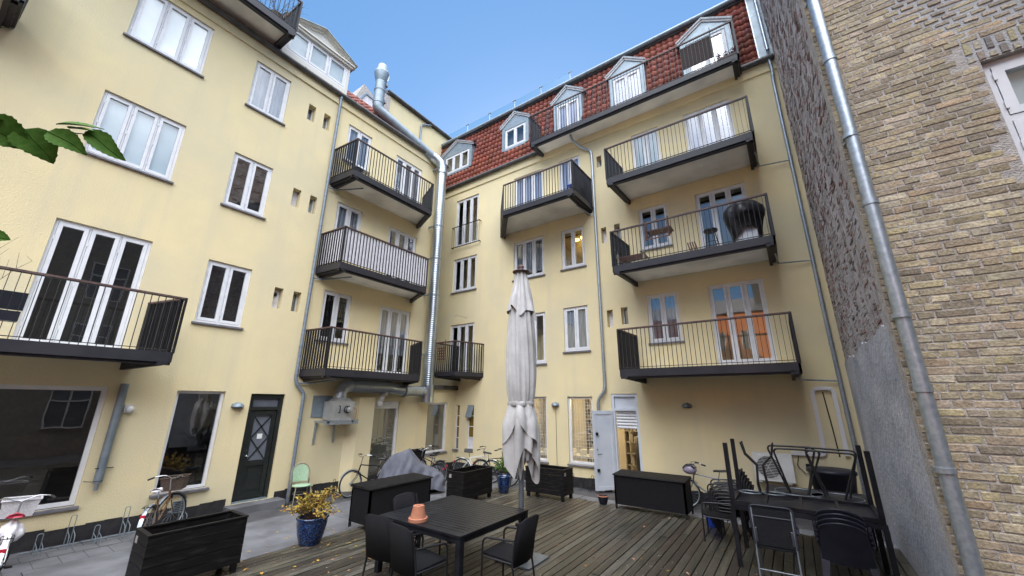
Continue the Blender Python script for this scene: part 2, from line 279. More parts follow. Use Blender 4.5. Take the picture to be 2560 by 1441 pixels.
def win(P, b, u0, u1, z0, z1, n=2, name='window', rec=.05, back='', sill=True, room=True, fr=.05, sash=.055, depth=.9, glass='glass', roomm='room', dark=False, bz=0., label=None, fm='white', ext=.35):
    """window or glazed door: frame + sashes (one mesh), panes, sill, what hangs behind it, the dark room"""
    f = MB(); a, c = -rec - .07, -rec
    for (x0, x1, y0, y1) in ((u0,u0+fr,z0,z1),(u1-fr,u1,z0,z1),(u0+fr,u1-fr,z0,z0+fr),(u0+fr,u1-fr,z1-fr,z1)): fbox(f, P, x0, x1, y0, y1, a, c)
    wi = (u1 - u0 - 2 * fr - (n - 1) * .03) / n; g = MB(); e = .005
    for i in range(n):
        s0 = u0 + fr + i * (wi + .03)
        if i: fbox(f, P, s0 - .03, s0, z0 + fr, z1 - fr, a, c - .012)
        s1 = s0 + wi; s0 += e; s1 -= e; y0, y1 = z0 + fr + e, z1 - fr - e
        if sash:
            for q in ((s0,s0+sash,y0,y1),(s1-sash,s1,y0,y1),(s0+sash,s1-sash,y0,y0+sash*1.25),(s0+sash,s1-sash,y1-sash,y1)): fbox(f, P, *q, a + .01, c + .006)
            for hz in (.14, .5, .86):
                if n < 4: fbox(f, P, s0 - .012, s0 + .006, y0 + (y1 - y0) * hz - .04, y0 + (y1 - y0) * hz + .04, c, c + .016)
        g.quad(P(s0+sash*.8,y0+sash*.8,c-.03), P(s1-sash*.8,y0+sash*.8,c-.03), P(s1-sash*.8,y1-sash*.8,c-.03), P(s0+sash*.8,y1-sash*.8,c-.03))
    fo = f.build(name, fm, b, label=label); g.build('pane', glass, fo)
    if sill: s = MB(); s.hexa([P(u0-.05,z0-.055,-.05),P(u1+.05,z0-.055,-.05),P(u1+.05,z0-.055,.06),P(u0-.05,z0-.055,.06),P(u0-.05,z0+.012,-rec-.01),P(u1+.05,z0+.012,-rec-.01),P(u1+.05,z0-.015,.06),P(u0-.05,z0-.015,.06)]); s.build('sill', 'wsill', fo)
    if back:
        q = MB(); d = c - .075; k = 24
        zz = z0 + (z1 - z0) * bz
        if 'curt' in back:   # folded cloth
            for i in range(k * n):
                ua, ub = u0 + (u1 - u0) * i / (k * n), u0 + (u1 - u0) * (i + 1) / (k * n); da, db = d - .02 * math.sin(i * 1.1), d - .02 * math.sin((i + 1) * 1.1)
                q.add([P(ua,zz,da), P(ub,zz,db), P(ub,z1,db), P(ua,z1,da)], [(0,1,2,3)], .5, True)
        else: q.quad(P(u0,zz,d), P(u1,zz,d), P(u1,z1,d), P(u0,z1,d))
        q.build('curtain' if 'curt' in back else 'blind', back, fo)
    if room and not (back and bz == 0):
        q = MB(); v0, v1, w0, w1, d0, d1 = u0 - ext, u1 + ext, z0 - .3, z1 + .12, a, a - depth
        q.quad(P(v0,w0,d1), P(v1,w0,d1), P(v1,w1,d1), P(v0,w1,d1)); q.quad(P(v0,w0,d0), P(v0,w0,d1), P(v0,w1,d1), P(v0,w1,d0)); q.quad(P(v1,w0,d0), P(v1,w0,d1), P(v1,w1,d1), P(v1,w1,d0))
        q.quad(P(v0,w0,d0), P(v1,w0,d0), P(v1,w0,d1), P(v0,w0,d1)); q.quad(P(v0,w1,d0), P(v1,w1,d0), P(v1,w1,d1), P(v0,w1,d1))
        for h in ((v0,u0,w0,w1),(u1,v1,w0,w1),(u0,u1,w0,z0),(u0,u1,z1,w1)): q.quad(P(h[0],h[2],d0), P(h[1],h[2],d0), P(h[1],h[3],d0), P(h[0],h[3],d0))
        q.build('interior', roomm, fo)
    return fo
def niche(P, b, u0, u1, z0, z1, kind, dep=.2):
    if kind == 'white':
        q = MB(); fbox(q, P, u0+.005, u1-.005, z0, z1-.02, -dep-.02, -dep); fbox(q, P, u0+.01, u1-.01, z1-.18, z1-.172, -dep, -dep+.01); q.build('recess_panel', 'grime', b)
    elif kind == 'vent':
        q = MB(); fbox(q, P, u0+.005, u1-.005, z0, z1-.02, -dep-.02, -dep); p = q.build('recess_panel', 'grime', b)
        v = MB(); c = Vector(P((u0+u1)/2-.02, z1-.17, -dep+.01)); o = Vector(P(0,0,1)) - Vector(P(0,0,0)); v.tube([c, c + o * .03], .055, 12); v.build('vent_pipe', 'black', p)
    else:
        q = MB()
        for (x0,x1,y0,y1) in ((u0,u0+.03,z0,z1),(u1-.03,u1,z0,z1),(u0+.03,u1-.03,z0,z0+.03),(u0+.03,u1-.03,z1-.03,z1)): fbox(q, P, x0, x1, y0, y1, -dep-.04, -dep)
        f = q.build('small_window', 'white', b); g = MB().quad(P(u0+.02,z0+.02,-dep-.03), P(u1-.02,z0+.02,-dep-.03), P(u1-.02,z1-.02,-dep-.03), P(u0+.02,z1-.02,-dep-.03)); g.build('pane', 'glass', f)
        g = MB().quad(P(u0,z0,-dep-.1), P(u1,z0,-dep-.1), P(u1,z1,-dep-.1), P(u0,z1,-dep-.1)); g.build('blind', 'curtain' if kind == 'dark' else 'blind', f)
def balcony(b, poly, z0, hr=1.1, fh=.2, label=None, sp=.11, nowall=(), cloth=False, closed=(), rail='handrail'):
    """poly: wall-left, outer-left, outer-right, wall-right in plan; the fascia, floor and railing run round the three outer sides"""
    p = [Vector((x, y, 0)) for x, y in poly]; zt = z0 + fh; c = sum(p, Vector()) / 4
    f = MB(); rl = MB(); hd = MB()
    for i in range(3):
        a, d = p[i], p[i + 1]; t = (d - a).normalized(); nrm = Vector((t.y, -t.x, 0)); nrm = nrm if nrm.dot((a + d) / 2 - c) > 0 else -nrm
        if i in nowall: continue
        o = Vector((0, 0, 1)); ins = -nrm * .045
        ea = t * .0 if i == 1 else Vector(); a2, d2 = (a + t * .0, d) if i != 1 else (a - t * .0, d)
        f.hexa([a2 + o*z0, d2 + o*z0, d2 + ins + o*z0, a2 + ins + o*z0, a2 + o*zt, d2 + o*zt, d2 + ins + o*zt, a2 + ins + o*zt])
        f.hexa([a2 + ins*1.2 + o*(z0-.05), d2 + ins*1.2 + o*(z0-.05), d2 + ins*3.2 + o*(z0-.05), a2 + ins*3.2 + o*(z0-.05), a2 + ins*1.2 + o*(z0+.01), d2 + ins*1.2 + o*(z0+.01), d2 + ins*3.2 + o*(z0+.01), a2 + ins*3.2 + o*(z0+.01)])
        if i != 1:
            f.hexa([a + ins*3 + o*(z0-.13), d + ins*3 + o*(z0-.07), d + ins*4.6 + o*(z0-.07), a + ins*4.6 + o*(z0-.13), a + ins*3 + o*(z0+.02), d + ins*3 + o*(z0+.02), d + ins*4.6 + o*(z0+.02), a + ins*4.6 + o*(z0+.02)] if i == 0 else
                   [a + ins*3 + o*(z0-.07), d + ins*3 + o*(z0-.13), d + ins*4.6 + o*(z0-.13), a + ins*4.6 + o*(z0-.07), a + ins*3 + o*(z0+.02), d + ins*3 + o*(z0+.02), d + ins*4.6 + o*(z0+.02), a + ins*4.6 + o*(z0+.02)])
        ln = (d - a).length; k = max(2, round(ln / sp)); q = -nrm * .02
        for j in range(k + 1):
            s = a + t * (ln * j / k) + q
            if j in (0, k): rl.bar(s + o*(zt-.02), s + o*(zt+hr), .03, .03, t)
            else: rl.bar(s + o*(zt-.02), s + o*(zt+hr-.01), .035 if i == 1 else .055, .009, t)
        rl.bar(a + q + o*(zt+.045), d + q + o*(zt+.045), .03, .012); rl.bar(a + q + o*(zt+hr-.02), d + q + o*(zt+hr-.02), .035, .012)
        hd.bar(a + q - t*.01 + o*(zt+hr+.006), d + q + t*.01 + o*(zt+hr+.006), .045, .035)
    bo = f.build('balcony', 'fascia', b, label=label)
    fl = MB(); pp = [v + (c - v).normalized() * .05 for v in p]; fl.prism([(v.x, v.y, z0 + .03) for v in pp], (0, 0, fh - .07)); fl.build('floor_slab', 'soffit', bo)
    ro = rl.build('railing', 'black', bo); hd.build('handrail', rail, bo)
    if cloth:
        cm = MB()
        for i in range(3):
            a, d = p[i], p[i + 1]; t = (d - a).normalized(); nrm = Vector((t.y, -t.x, 0)); nrm = nrm if nrm.dot((a + d) / 2 - c) > 0 else -nrm; ln = (d - a).length; k = int(ln / .036)
            for j in range(k):
                s0 = a + t * (ln * j / k); s1 = a + t * (ln * (j + 1) / k); w = lambda j: -nrm * (.05 - .022 * abs(math.sin(math.pi * j * .036 / .11)))
                cm.add([s0 + w(j) + Vector((0,0,zt+.06)), s1 + w(j+1) + Vector((0,0,zt+.06)), s1 + w(j+1) + Vector((0,0,zt+hr-.04)), s0 + w(j) + Vector((0,0,zt+hr-.04))], [(0,1,2,3)], .5, True)
        cm.build('privacy_cloth', 'grime', bo)
    return bo
def gutterpipe(b, pts, r, name='gutter', m='gutter', brk=None):
    g = MB(); g.tube(pts, r, 10)
    if brk:
        a, d = Vector(pts[0]), Vector(pts[-1]); k = int((d - a).length / brk)
        for i in range(k + 1): c = a + (d - a) * (i + .3) / (k + .6); t = (d - a).normalized(); g.tube([c - t*.02, c + t*.02], r * 1.12, 10)
    return g.build(name, m, b)
def dpipe(b, pts, r, m='pipepaint', joints=True, name='downpipe'):
    P_ = [Vector(p) for p in pts]; sm = [P_[0]]
    for i in range(1, len(P_) - 1):
        a, c, d = P_[i-1], P_[i], P_[i+1]; e = min(.14, (a-c).length*.45, (d-c).length*.45)
        q0 = c + (a - c).normalized() * e; q1 = c + (d - c).normalized() * e
        for k in range(6): t = k / 5; sm.append(q0 * (1-t)**2 + c * 2*t*(1-t) + q1 * t*t)
    sm.append(P_[-1]); g = MB(); g.tube(sm, r, 12)
    if joints:
        for a, c in zip(P_, P_[1:]):
            ln = (c - a).length; k = int(ln / 2.0)
            for i in range(k + 1):
                q = a + (c - a) * ((i + .5) / (k + 1)); t = (c - a).normalized(); g.tube([q - t*.03, q + t*.03], r * 1.16, 12)
            if ln > .25: t = (c - a).normalized(); g.tube([c - t*.2, c - t*.15], r*1.13, 12)
    return g.build(name, m, b)
def tiles(x0, x1, ya, za, yb, zb, holes=(), swap=None, sw=.215, rows=10):
    """S-shaped clay tiles on a steep slope from (ya,za) up to (yb,zb)"""
    mb = MB(); nT = round((x1 - x0) / sw); sub = 7; dn = Vector((0, yb - ya, zb - za)); ln = dn.length; dn.normalize(); nr = Vector((0, -dn.z, dn.y))
    prof = [.0, .008, .03, .042, .033, .013, .002]
    for r in range(rows):
        for i in range(nT):
            u0 = x0 + (x1 - x0) * i / nT; u1 = x0 + (x1 - x0) * (i + 1) / nT; cu = (u0 + u1) / 2; cv = (r + .5) / rows
            zz = za + (zb - za) * cv
            if any(h[0] < cu < h[1] and h[2] < zz < h[3] for h in holes): continue
            v = rnd.uniform(-.32, .28); col = tuple(max(.01, q * (1 + v) + rnd.uniform(-.006, .006)) for q in (.225, .050, .028))
            s0, s1 = ln * r / rows - .02, ln * (r + 1) / rows + .015; j = rnd.uniform(-.008, .008); vs = []
            for k in range(sub + 1):
                h = prof[k % sub] if k < sub else prof[0]; u = u0 + (u1 - u0) * k / sub
                for s_, ex in ((s0, .022), (s1, .002)):
                    q = Vector((u, ya, za)) + dn * s_ + nr * (h + ex + j); vs.append(q)
                vs.append(Vector((u, ya, za)) + dn * s0 + nr * -.01)
            fs = []
            for k in range(sub): a = 3 * k; fs += [(a, a + 3, a + 4, a + 1), (a + 2, a + 5, a + 3, a)]
            if swap: vs = [swap(q) for q in vs]
            mb.add(vs, fs, col, False)
    for i, f in enumerate(mb.f): mb.sm[i] = (i % 2 == 0)
    return mb
# ================================================================ LEFT WING
LB = thing('yellow_house', (XL, 5, 0), 0, 'yellow rendered house wing on the left with the black panelled door', 'house', world=True)
wl2 = [(2.99, 3.96, z0, z1) for z0, z1 in ((10.37, 11.93), (7.28, 8.83), (4.21, 5.76))]
wl3 = [(.49, 1.92, 10.47, 12.02), (.49, 1.92, 7.37, 8.92)]
wls = [(5.97, 6.91, z0, z1) for z0, z1 in ((10.3, 11.75), (7.18, 8.72), (4.17, 5.70))]
dls = [(8.03, 9.35, z0, z1) for z0, z1 in ((9.36, 11.70), (6.34, 8.64), (3.31, 5.62))]
nl = [(u0, u1, z - .58, z) for z in (11.57, 8.53, 5.44) for u0, u1 in ((4.58, 4.81), (5.09, 5.31))]
GL = [(-1.6, 1.9, .55, 2.68), (3.0, 3.93, .55, 2.64), (4.5, 5.33, .08, 2.6), (8.14, 9.2, .1, 2.42), (10.5, 11.56, .62, 2.39)]
H = [(*h, .12) for h in wl2 + wl3 + wls + dls] + [(.48, 1.92, 3.36, 5.84, .12), (-5.2, -3.8, 7.37, 8.92, .12), (-5.2, -3.8, 4.2, 5.8, .12), (-5.2, -3.8, 10.4, 11.9, .12)] + [(*h, .24) for h in nl] + [(*h, .16) for h in GL[:2]] + [(*GL[2], .22)] + [(*h, .14) for h in GL[3:]]
upper = [h for h in H if h[2] > 2.98]; low = [h for h in H if h[2] < 2.98]
wall(PLf, -12, 10.62, 2.98, 12.55, upper, parent=LB)
wall(PLf, -12, 12.0, GZ - .3, 2.98, low, name='ground_floor_wall', parent=LB)
q = MB(); q.box(-20, XL - 1.15, -12, 10.62, 2.9, 12.5); q.quad((-20, 10.62, 2.98), (XL, 10.62, 2.98), (XL, 10.62, 12.55), (-20, 10.62, 12.55)); q.box(-20, XL - 3, -12, 12, -.4, 2.9); q.build('rear_wall', 'stucco', LB)
# plinth, string course, ledge roof
q = MB()
for a, b in ((-12, 4.38), (5.45, 12)):
    k = int((b - a) / .25)
    for i in range(k):
        u0 = a + (b - a) * i / k; u1 = a + (b - a) * (i + 1) / k; h = .2 + .018 * math.sin(i * 1.7) + rnd.uniform(0, .02)
        fbox(q, PLf, u0, u1, GZ - .2, h, -.02, .012)
    q.build('plinth', 'plinth', LB); q = MB()
q = MB(); q.hexa([PLf(-12,12.2), PLf(10.62,12.2), PLf(10.62,12.2,.05), PLf(-12,12.2,.05), PLf(-12,12.5), PLf(10.62,12.5), PLf(10.62,12.5,.06), PLf(-12,12.5,.06)]); q.build('cornice', 'stucco', LB)
q = MB(); q.box(-14, XL + .1, 10.5, 12.0, 2.98, 3.04); q.box(XL + .02, XL + .12, 10.4, 12.0, 2.88, 2.985); q.build('ledge_roof', 'gutter', LB)
gutterpipe(LB, [(XL + .13, -12, 12.53), (XL + .13, 10.66, 12.53)], .085, brk=.9)
q = MB(); q.box(XL + .0, XL + .1, -12, 10.62, 12.5, 12.56); q.build('eaves_board', 'gutter', LB)
# windows
bk = {11.93: ('', 0), 8.83: ('', 0), 5.76: ('', 0)}
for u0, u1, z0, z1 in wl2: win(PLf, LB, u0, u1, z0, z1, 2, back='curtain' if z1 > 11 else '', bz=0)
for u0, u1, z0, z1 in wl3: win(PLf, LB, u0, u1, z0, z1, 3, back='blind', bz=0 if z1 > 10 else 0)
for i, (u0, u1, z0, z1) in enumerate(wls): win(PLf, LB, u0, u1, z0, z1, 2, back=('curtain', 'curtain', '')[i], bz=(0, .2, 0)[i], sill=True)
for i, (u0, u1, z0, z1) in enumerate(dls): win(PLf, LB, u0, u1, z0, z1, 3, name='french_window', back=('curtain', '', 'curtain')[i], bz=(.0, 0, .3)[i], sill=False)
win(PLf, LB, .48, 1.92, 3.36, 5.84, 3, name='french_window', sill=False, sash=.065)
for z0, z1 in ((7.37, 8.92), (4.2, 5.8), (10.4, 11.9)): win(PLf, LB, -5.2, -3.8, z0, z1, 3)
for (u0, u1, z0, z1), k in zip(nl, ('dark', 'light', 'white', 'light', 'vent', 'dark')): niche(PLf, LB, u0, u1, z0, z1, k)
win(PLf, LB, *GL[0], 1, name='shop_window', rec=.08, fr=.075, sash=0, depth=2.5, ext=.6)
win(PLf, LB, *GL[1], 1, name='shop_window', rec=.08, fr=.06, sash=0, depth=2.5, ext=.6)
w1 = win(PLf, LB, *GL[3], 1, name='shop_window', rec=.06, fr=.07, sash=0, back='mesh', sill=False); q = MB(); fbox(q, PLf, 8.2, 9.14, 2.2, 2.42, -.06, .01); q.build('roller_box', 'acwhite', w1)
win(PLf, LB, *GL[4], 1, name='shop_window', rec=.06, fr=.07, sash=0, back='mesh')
# black panelled door
d = MB(); fbox(d, PLf, 4.5, 4.6, .1, 2.6, -.22, -.06); fbox(d, PLf, 5.23, 5.33, .1, 2.6, -.22, -.06); fbox(d, PLf, 4.6, 5.23, 2.5, 2.6, -.22, -.06); fbox(d, PLf, 4.6, 5.23, 2.2, 2.28, -.22, -.06)
fbox(d, PLf, 4.61, 4.71, .14, 2.18, -.16, -.09); fbox(d, PLf, 5.12, 5.22, .14, 2.18, -.16, -.09); fbox(d, PLf, 4.71, 5.12, 2.06, 2.18, -.16, -.09); fbox(d, PLf, 4.71, 5.12, .88, 1.0, -.16, -.09)
fbox(d, PLf, 4.71, 5.12, .14, .26, -.16, -.09); fbox(d, PLf, 4.71, 5.12, .26, .88, -.16, -.12); fbox(d, PLf, 4.78, 5.05, .34, .80, -.12, -.105)
for s0, s1 in (((4.71, 1.0), (5.12, 1.53)), ((4.71, 1.53), (5.12, 1.0)), ((4.71, 1.53), (5.12, 2.06)), ((4.71, 2.06), (5.12, 1.53))):
    d.bar(PLf(*s0, -.115), PLf(*s1, -.115), .022, .022, (1,0,0))
do = d.build('black_door', 'doorblack', LB)
q = MB(); fbox(q, PLf, 4.71, 5.12, 1.0, 2.06, -.14, -.128); fbox(q, PLf, 4.6, 5.23, 2.28, 2.5, -.16, -.14); q.build('pane', 'frost', do)
q = MB(); q.tube([PLf(4.66, 1.12, -.09), PLf(4.66, 1.12, -.045)], .012, 8); q.ball(*PLf(4.66, 1.12, -.035), .026, 10); q.tube([PLf(4.66, 1.24, -.09), PLf(4.66, 1.24, -.075)], .02, 10); q.build('handle', 'chrome', do)
q = MB(); fbox(q, PLf, 4.86, 4.98, 1.5, 1.62, -.127, -.124); q.build('notice', 'paper', do)
q = MB(); fbox(q, PLf, 4.52, 5.31, .07, .115, -.2, -.02); q.build('threshold', 'zinc', do)
q = MB(); q.box(XL - .02, XL + .42, 4.35, 5.55, GZ - .02, .075); q.build('doorstep', 'concrete', LB)
# pier
q = MB(); q.hexa([PLf(7.2,GZ-.1), PLf(8.05,GZ-.1), PLf(8.0,GZ-.1,.26), PLf(7.45,GZ-.1,.26), PLf(7.2,2.55), PLf(8.05,2.55), PLf(8.0,2.55,.26), PLf(7.45,2.55,.26)]); q.build('pier', 'stucco', LB)
# downpipe, vent grille
dpipe(LB, [PLf(5.5, 12.5, .13), PLf(5.5, 12.3, .1), PLf(5.5, 2.95, .07), PLf(5.66, 2.75, .09), PLf(5.76, 2.62, .12), PLf(5.76, GZ, .12)], .045)
for z in (9.0, 5.95, 2.9): q = MB(); q.tube([PLf(5.53, z, .08), PLf(5.8, z, .1), PLf(6.35, z + .12, .75)], .022, 8); q.build('drain_pipe', 'pipepaint', LB)
q = MB(); fbox(q, PLf, 3.38, 3.62, .12, .35, 0, .015); go = q.build('air_grille', 'zinc', LB)
q = MB()
for k in range(6): fbox(q, PLf, 3.41, 3.59, .145 + k * .034, .16 + k * .034, .015, .02)
q.build('slots', 'black', go)
# balconies of the left wing
balcony(LB, [(XL, -3.0), (-10, -3.0), (-10, 2.47), (XL, 2.16)], 3.15, label='first floor balcony at the left end of the wing')
for z, cl in ((9.16, False), (6.10, True), (3.08, False)): balcony(LB, [(XL, 5.6), (-10.05, 5.7), (-10.05, 9.0), (XL, 9.5)], z, cloth=cl, label='balcony with white cloth behind its bars' if cl else None)
balcony(LB, [(XL, -4.2), (-10.2, -4.2), (-10.2, -.8), (XL, -.85)], 9.3)
balcony(LB, [(XL - .3, -4.0), (-10.3, -4.0), (-10.3, 3.5), (XL - .3, 3.45)], 12.72, label='roof level balcony')
# roof of the wing: tiles on a slope, dormer
def swapL(q): return Vector((XL - (q.y - YB), q.x, q.z))
q = tiles(-3.5, 10.62, YB - .02, 12.55, YB + 1.9, 14.75, swap=swapL, rows=8); q.build('roof', 'tile', LB)
q = MB(); q.prism([(XL - .1, -12, 12.5), (XL - 2.1, -12, 14.7), (-20, -12, 14.9), (-20, -12, 12.5)], (0, 22.6, 0)); q.build('roof_core', 'tarpap', LB)
PD = lambda u, z, n=0: (XL - .1 + n, u, z)
q = MB(); q.prism([PD(3.55, 12.7), PD(3.55, 14.0), (-12.95, 3.55, 14.0), (-11.6, 3.55, 12.7)], (0, .03, 0)); q.prism([PD(5.72, 12.7), PD(5.72, 14.0), (-12.95, 5.72, 14.0), (-11.6, 5.72, 12.7)], (0, .03, 0)); q.build('dormer_cheek', 'zinc', LB)
q = MB(); fbox(q, PD, 3.55, 3.63, 12.7, 14.0, -.05, .02); fbox(q, PD, 5.67, 5.75, 12.7, 14.0, -.05, .02); fbox(q, PD, 3.63, 5.67, 12.7, 13.03, -.05, .01); fbox(q, PD, 3.5, 5.8, 13.98, 14.06, -.3, .1)
fbox(q, PD, 3.45, 5.85, 14.06, 14.11, -.3, .15); q.prism([PD(3.55, 14.1), PD(5.75, 14.1), PD(4.65, 14.58)], (-1.6, 0, 0))
for a, b in ((3.4, 4.66), (5.9, 4.64)): q.bar(PD(a, 14.12, .06), PD(b, 14.66, .06), .22, .05, (-.4,0,1)); q.bar(PD(a, 14.06, .02), PD(b, 14.60, .02), .1, .06, (-.4,0,1))
do = q.build('dormer', 'wsillw' if 'wsillw' in M else 'boxw', LB)
q = MB()
for a, b in ((3.38, 4.65), (5.92, 4.65)): q.hexa([PD(a, 14.13, .2), PD(b, 14.68, .2), (-13.2, b, 14.68), (-13.2, a, 14.13), PD(a, 14.16, .2), PD(b, 14.71, .2), (-13.2, b, 14.71), (-13.2, a, 14.16)])
q.build('dormer_roof', 'zinc', do)
win(PD, LB, 3.63, 5.67, 13.03, 13.98, 3, name='dormer_window', rec=0, sill=False, back='blind', fr=.06, sash=.06)
# ================================================================ BACK WING
BB = thing('yellow_house', (-5, YB, 0), 0, 'yellow rendered house at the back with a red tiled mansard roof', 'house', world=True)
XB0, XB1 = -14.0, XR
FL = ((9.25, 11.65), (6.25, 8.65), (3.35, 5.62))
wins = []   # (u0,u1,z0,z1,n,kind,name,back,bz)
A = (-11.70, -10.33); Mm = (-8.36, -6.95); Nn = (-6.20, -5.27); Rr = (-3.28, -2.36); Ss = (-1.52, -.17)
wins += [(*A, 9.22, 11.62, 3, '', 0), (*A, 7.07, 8.63, 3, '', 0), (*A, 3.42, 5.6, 3, '', 0)]
wins += [(*Mm, 9.3, 11.66, 3, 'curtw', 0), (*Mm, 7.07, 8.67, 3, 'curtain', .15), (*Mm, 3.76, 5.62, 3, '', 0)]
wins += [(*Nn, 9.3, 11.66, 2, 'curtw', 0), (*Nn, 7.1, 8.64, 2, '', 0), (*Nn, 4.11, 5.65, 2, 'curtain', 0)]
wins += [(*Rr, 9.3, 11.6, 2, 'blind', 0), (*Rr, 7.2, 8.66, 2, '', 0), (*Rr, 4.18, 5.67, 2, 'curtain', .0)]
wins += [(*Ss, 9.3, 11.64, 3, 'curtw', 0), (*Ss, 6.3, 8.66, 3, '', 0), (*Ss, 3.45, 5.7, 3, '', 0)]
nb = [(-4.62, -4.43, 10.8, 11.27, 'light'), (-4.62, -4.43, 7.77, 8.35, 'white'), (-4.14, -3.94, 7.77, 8.36, 'light'), (-4.6, -4.4, 4.8, 5.37, 'white'), (-4.12, -3.9, 4.84, 5.4, 'dark')]
gb = [(-8.36, -6.96, .55, 2.62), (-6.16, -5.27, .57, 2.62)]
nn = [(-11.14, -10.95, .66, 2.31), (-10.50, -10.21, .72, 2.31)]
H = [(*w_[:4], .12) for w_ in wins] + [(*w_[:4], .24) for w_ in nb] + [(*h, .14) for h in gb] + [(*h, .1) for h in nn] + [(-4.64, -3.82, GZ + .06, 2.70, .25)]
wall(PBf, XB0, XB1, GZ - .3, 12.5, H, parent=BB)
q = MB(); q.box(XB0, XB1, YB + 3.2, YB + 10, -1, 15.6); q.box(XB0, XB1, YB + .95, YB + 3.2, 3.0, 12.4); q.box(XB0, XB1, YB + .95, YB + 3.2, -.4, -.12); q.build('rear_wall', 'stucco', BB)
q = MB(); k = 50
for i in range(k):
    u0 = -11.2 + (XR + 11.2) * i / k; u1 = -11.2 + (XR + 11.2) * (i + 1) / k
    if u1 > -4.7 and u0 < -3.8:
        if q.v: q.build('plinth', 'plinth', BB); q = MB()
        continue
    fbox(q, PBf, u0, u1, GZ - .2, .2 + rnd.uniform(0, .03), -.02, .012)
q.build('plinth', 'plinth', BB)
q = MB(); q.hexa([PBf(XB0,12.02), PBf(XB1,12.02), PBf(XB1,12.02,.045), PBf(XB0,12.02,.045), PBf(XB0,12.4), PBf(XB1,12.4), PBf(XB1,12.4,.06), PBf(XB0,12.4,.06)]); q.build('cornice', 'stucco', BB)
gutterpipe(BB, [(XB0, YB - .13, 12.40), (XB1 - .02, YB - .13, 12.40)], .09, brk=.9)
q = MB(); q.box(XB0, XB1, YB - .09, YB + .1, 12.4, 12.46); q.build('eaves_board', 'gutter', BB)
for (u0, u1, z0, z1, n, bkk, bz) in wins:
    door = z0 in (9.22, 9.3, 6.3, 3.42, 3.45)
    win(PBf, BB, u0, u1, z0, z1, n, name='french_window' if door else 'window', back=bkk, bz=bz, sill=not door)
for h in nb: niche(PBf, BB, *h)
# mansard
MY, MZ0, MZ1 = YB + .55, 12.47, 15.62
dorm = [(-12.92, -10.98, 3, 13.40, False), (-9.13, -7.68, 2, 13.38, False), (-6.42, -5.10, 2, 12.5, True), (-3.96, -2.60, 2, 12.5, True), (-1.32, .22, 2, 12.5, True)]
holes = [(a + .02, b - .02, z0 - .05, 15.0) for a, b, n, z0, f in dorm]
q = tiles(XB0, .78, YB - .02, MZ0, MY, MZ1, holes=holes, rows=11); q.build('mansard_roof', 'tile', BB)
q = MB(); q.prism([(XB0, YB + .04, 12.42), (XB0, MY + .06, MZ1), (XB0, YB + 3.3, MZ1), (XB0, YB + 3.3, 12.42)], (XB1 - XB0, 0, 0)); q.build('roof_core', 'tarpap', BB)
gutterpipe(BB, [(XB0 + .6, MY - .16, MZ1 + .1), (.9, MY - .16, MZ1 + .1)], .085, name='roof_gutter', m='zinc', brk=1.4)
q = MB(); q.box(XB0 + .5, .95, MY - .1, MY + .3, MZ1 - .05, MZ1 + .05); q.box(XB0 + .5, .95, MY - .1, MY + 2, MZ1 + .05, MZ1 + .2); q.build('roof_edge', 'gutter', BB)
q = MB(); q.prism([(.78, YB - .1, MZ0), (.78, MY - .12, MZ1), (.78, MY, MZ1), (.78, YB, MZ0)], (XR - .78, 0, 0)); zo = q.build('zinc_flashing', 'zinc', BB)
q = MB(); q.bar((.79, YB - .12, MZ0), (.79, MY - .13, MZ1), .03, .03); q.bar((.8, 12.26, 14.55), (XR, 12.26, 14.55), .03, .03); q.build('seam', 'galv', zo)
dpipe(BB, [(.55, MY - .2, MZ1 + .02), (.72, MY - .34, MZ1 + .02), (1.02, MY - .34, MZ1 - .05), (1.02, YB - .2, 12.62)], .045, m='galv', name='roof_downpipe')
for (a, b, n, z0, full) in dorm:
    PM = lambda u, z, k=0: (u, YB + .12 - k, z)
    ze, zp = (14.62, 15.12); mid = (a + b) / 2; yb = YB + 1.2
    q = MB(); fbox(q, PM, a, a + .16, z0, ze, -.9, .02); fbox(q, PM, b - .16, b, z0, ze, -.9, .02); fbox(q, PM, a + .16, b - .16, ze - .16, ze, -.9, .02)
    q.prism([PM(a, ze, .02), PM(b, ze, .02), PM(mid, zp, .02)], (0, 1.1, 0)); fbox(q, PM, a + .16, b - .16, z0 - .04, z0 + .06, -.5, .02)
    do = q.build('dormer', 'zinc', BB)
    q = MB()
    for e, s in ((a, -1), (b, 1)):
        q.bar((e + s * .09, YB + .09, ze - .02), (mid, YB + .09, zp + .03), .06, .06, (0, 0, 1)); q.bar((e + s * .11, YB + .06, ze + .03), (mid, YB + .06, zp + .09), .1, .035, (0, 0, 1))
    q.build('verge_moulding', 'white', do)
    q = MB()
    for e, s in ((a, -1), (b, 1)): q.hexa([(e + s*.12, YB, ze + .03), (mid, YB, zp + .1), (mid, yb, zp + .1), (e + s*.12, yb, ze + .03), (e + s*.12, YB, ze + .05), (mid, YB, zp + .12), (mid, yb, zp + .12), (e + s*.12, yb, ze + .05)])
    q.build('dormer_roof', 'zinc', do)
    win(PM, BB, a + .17, b - .17, z0 + .06, ze - .17, n, name='dormer_window', rec=0.0, sill=False, back='' if not full else 'curtw', fr=.045, sash=.05, depth=.5, ext=0)
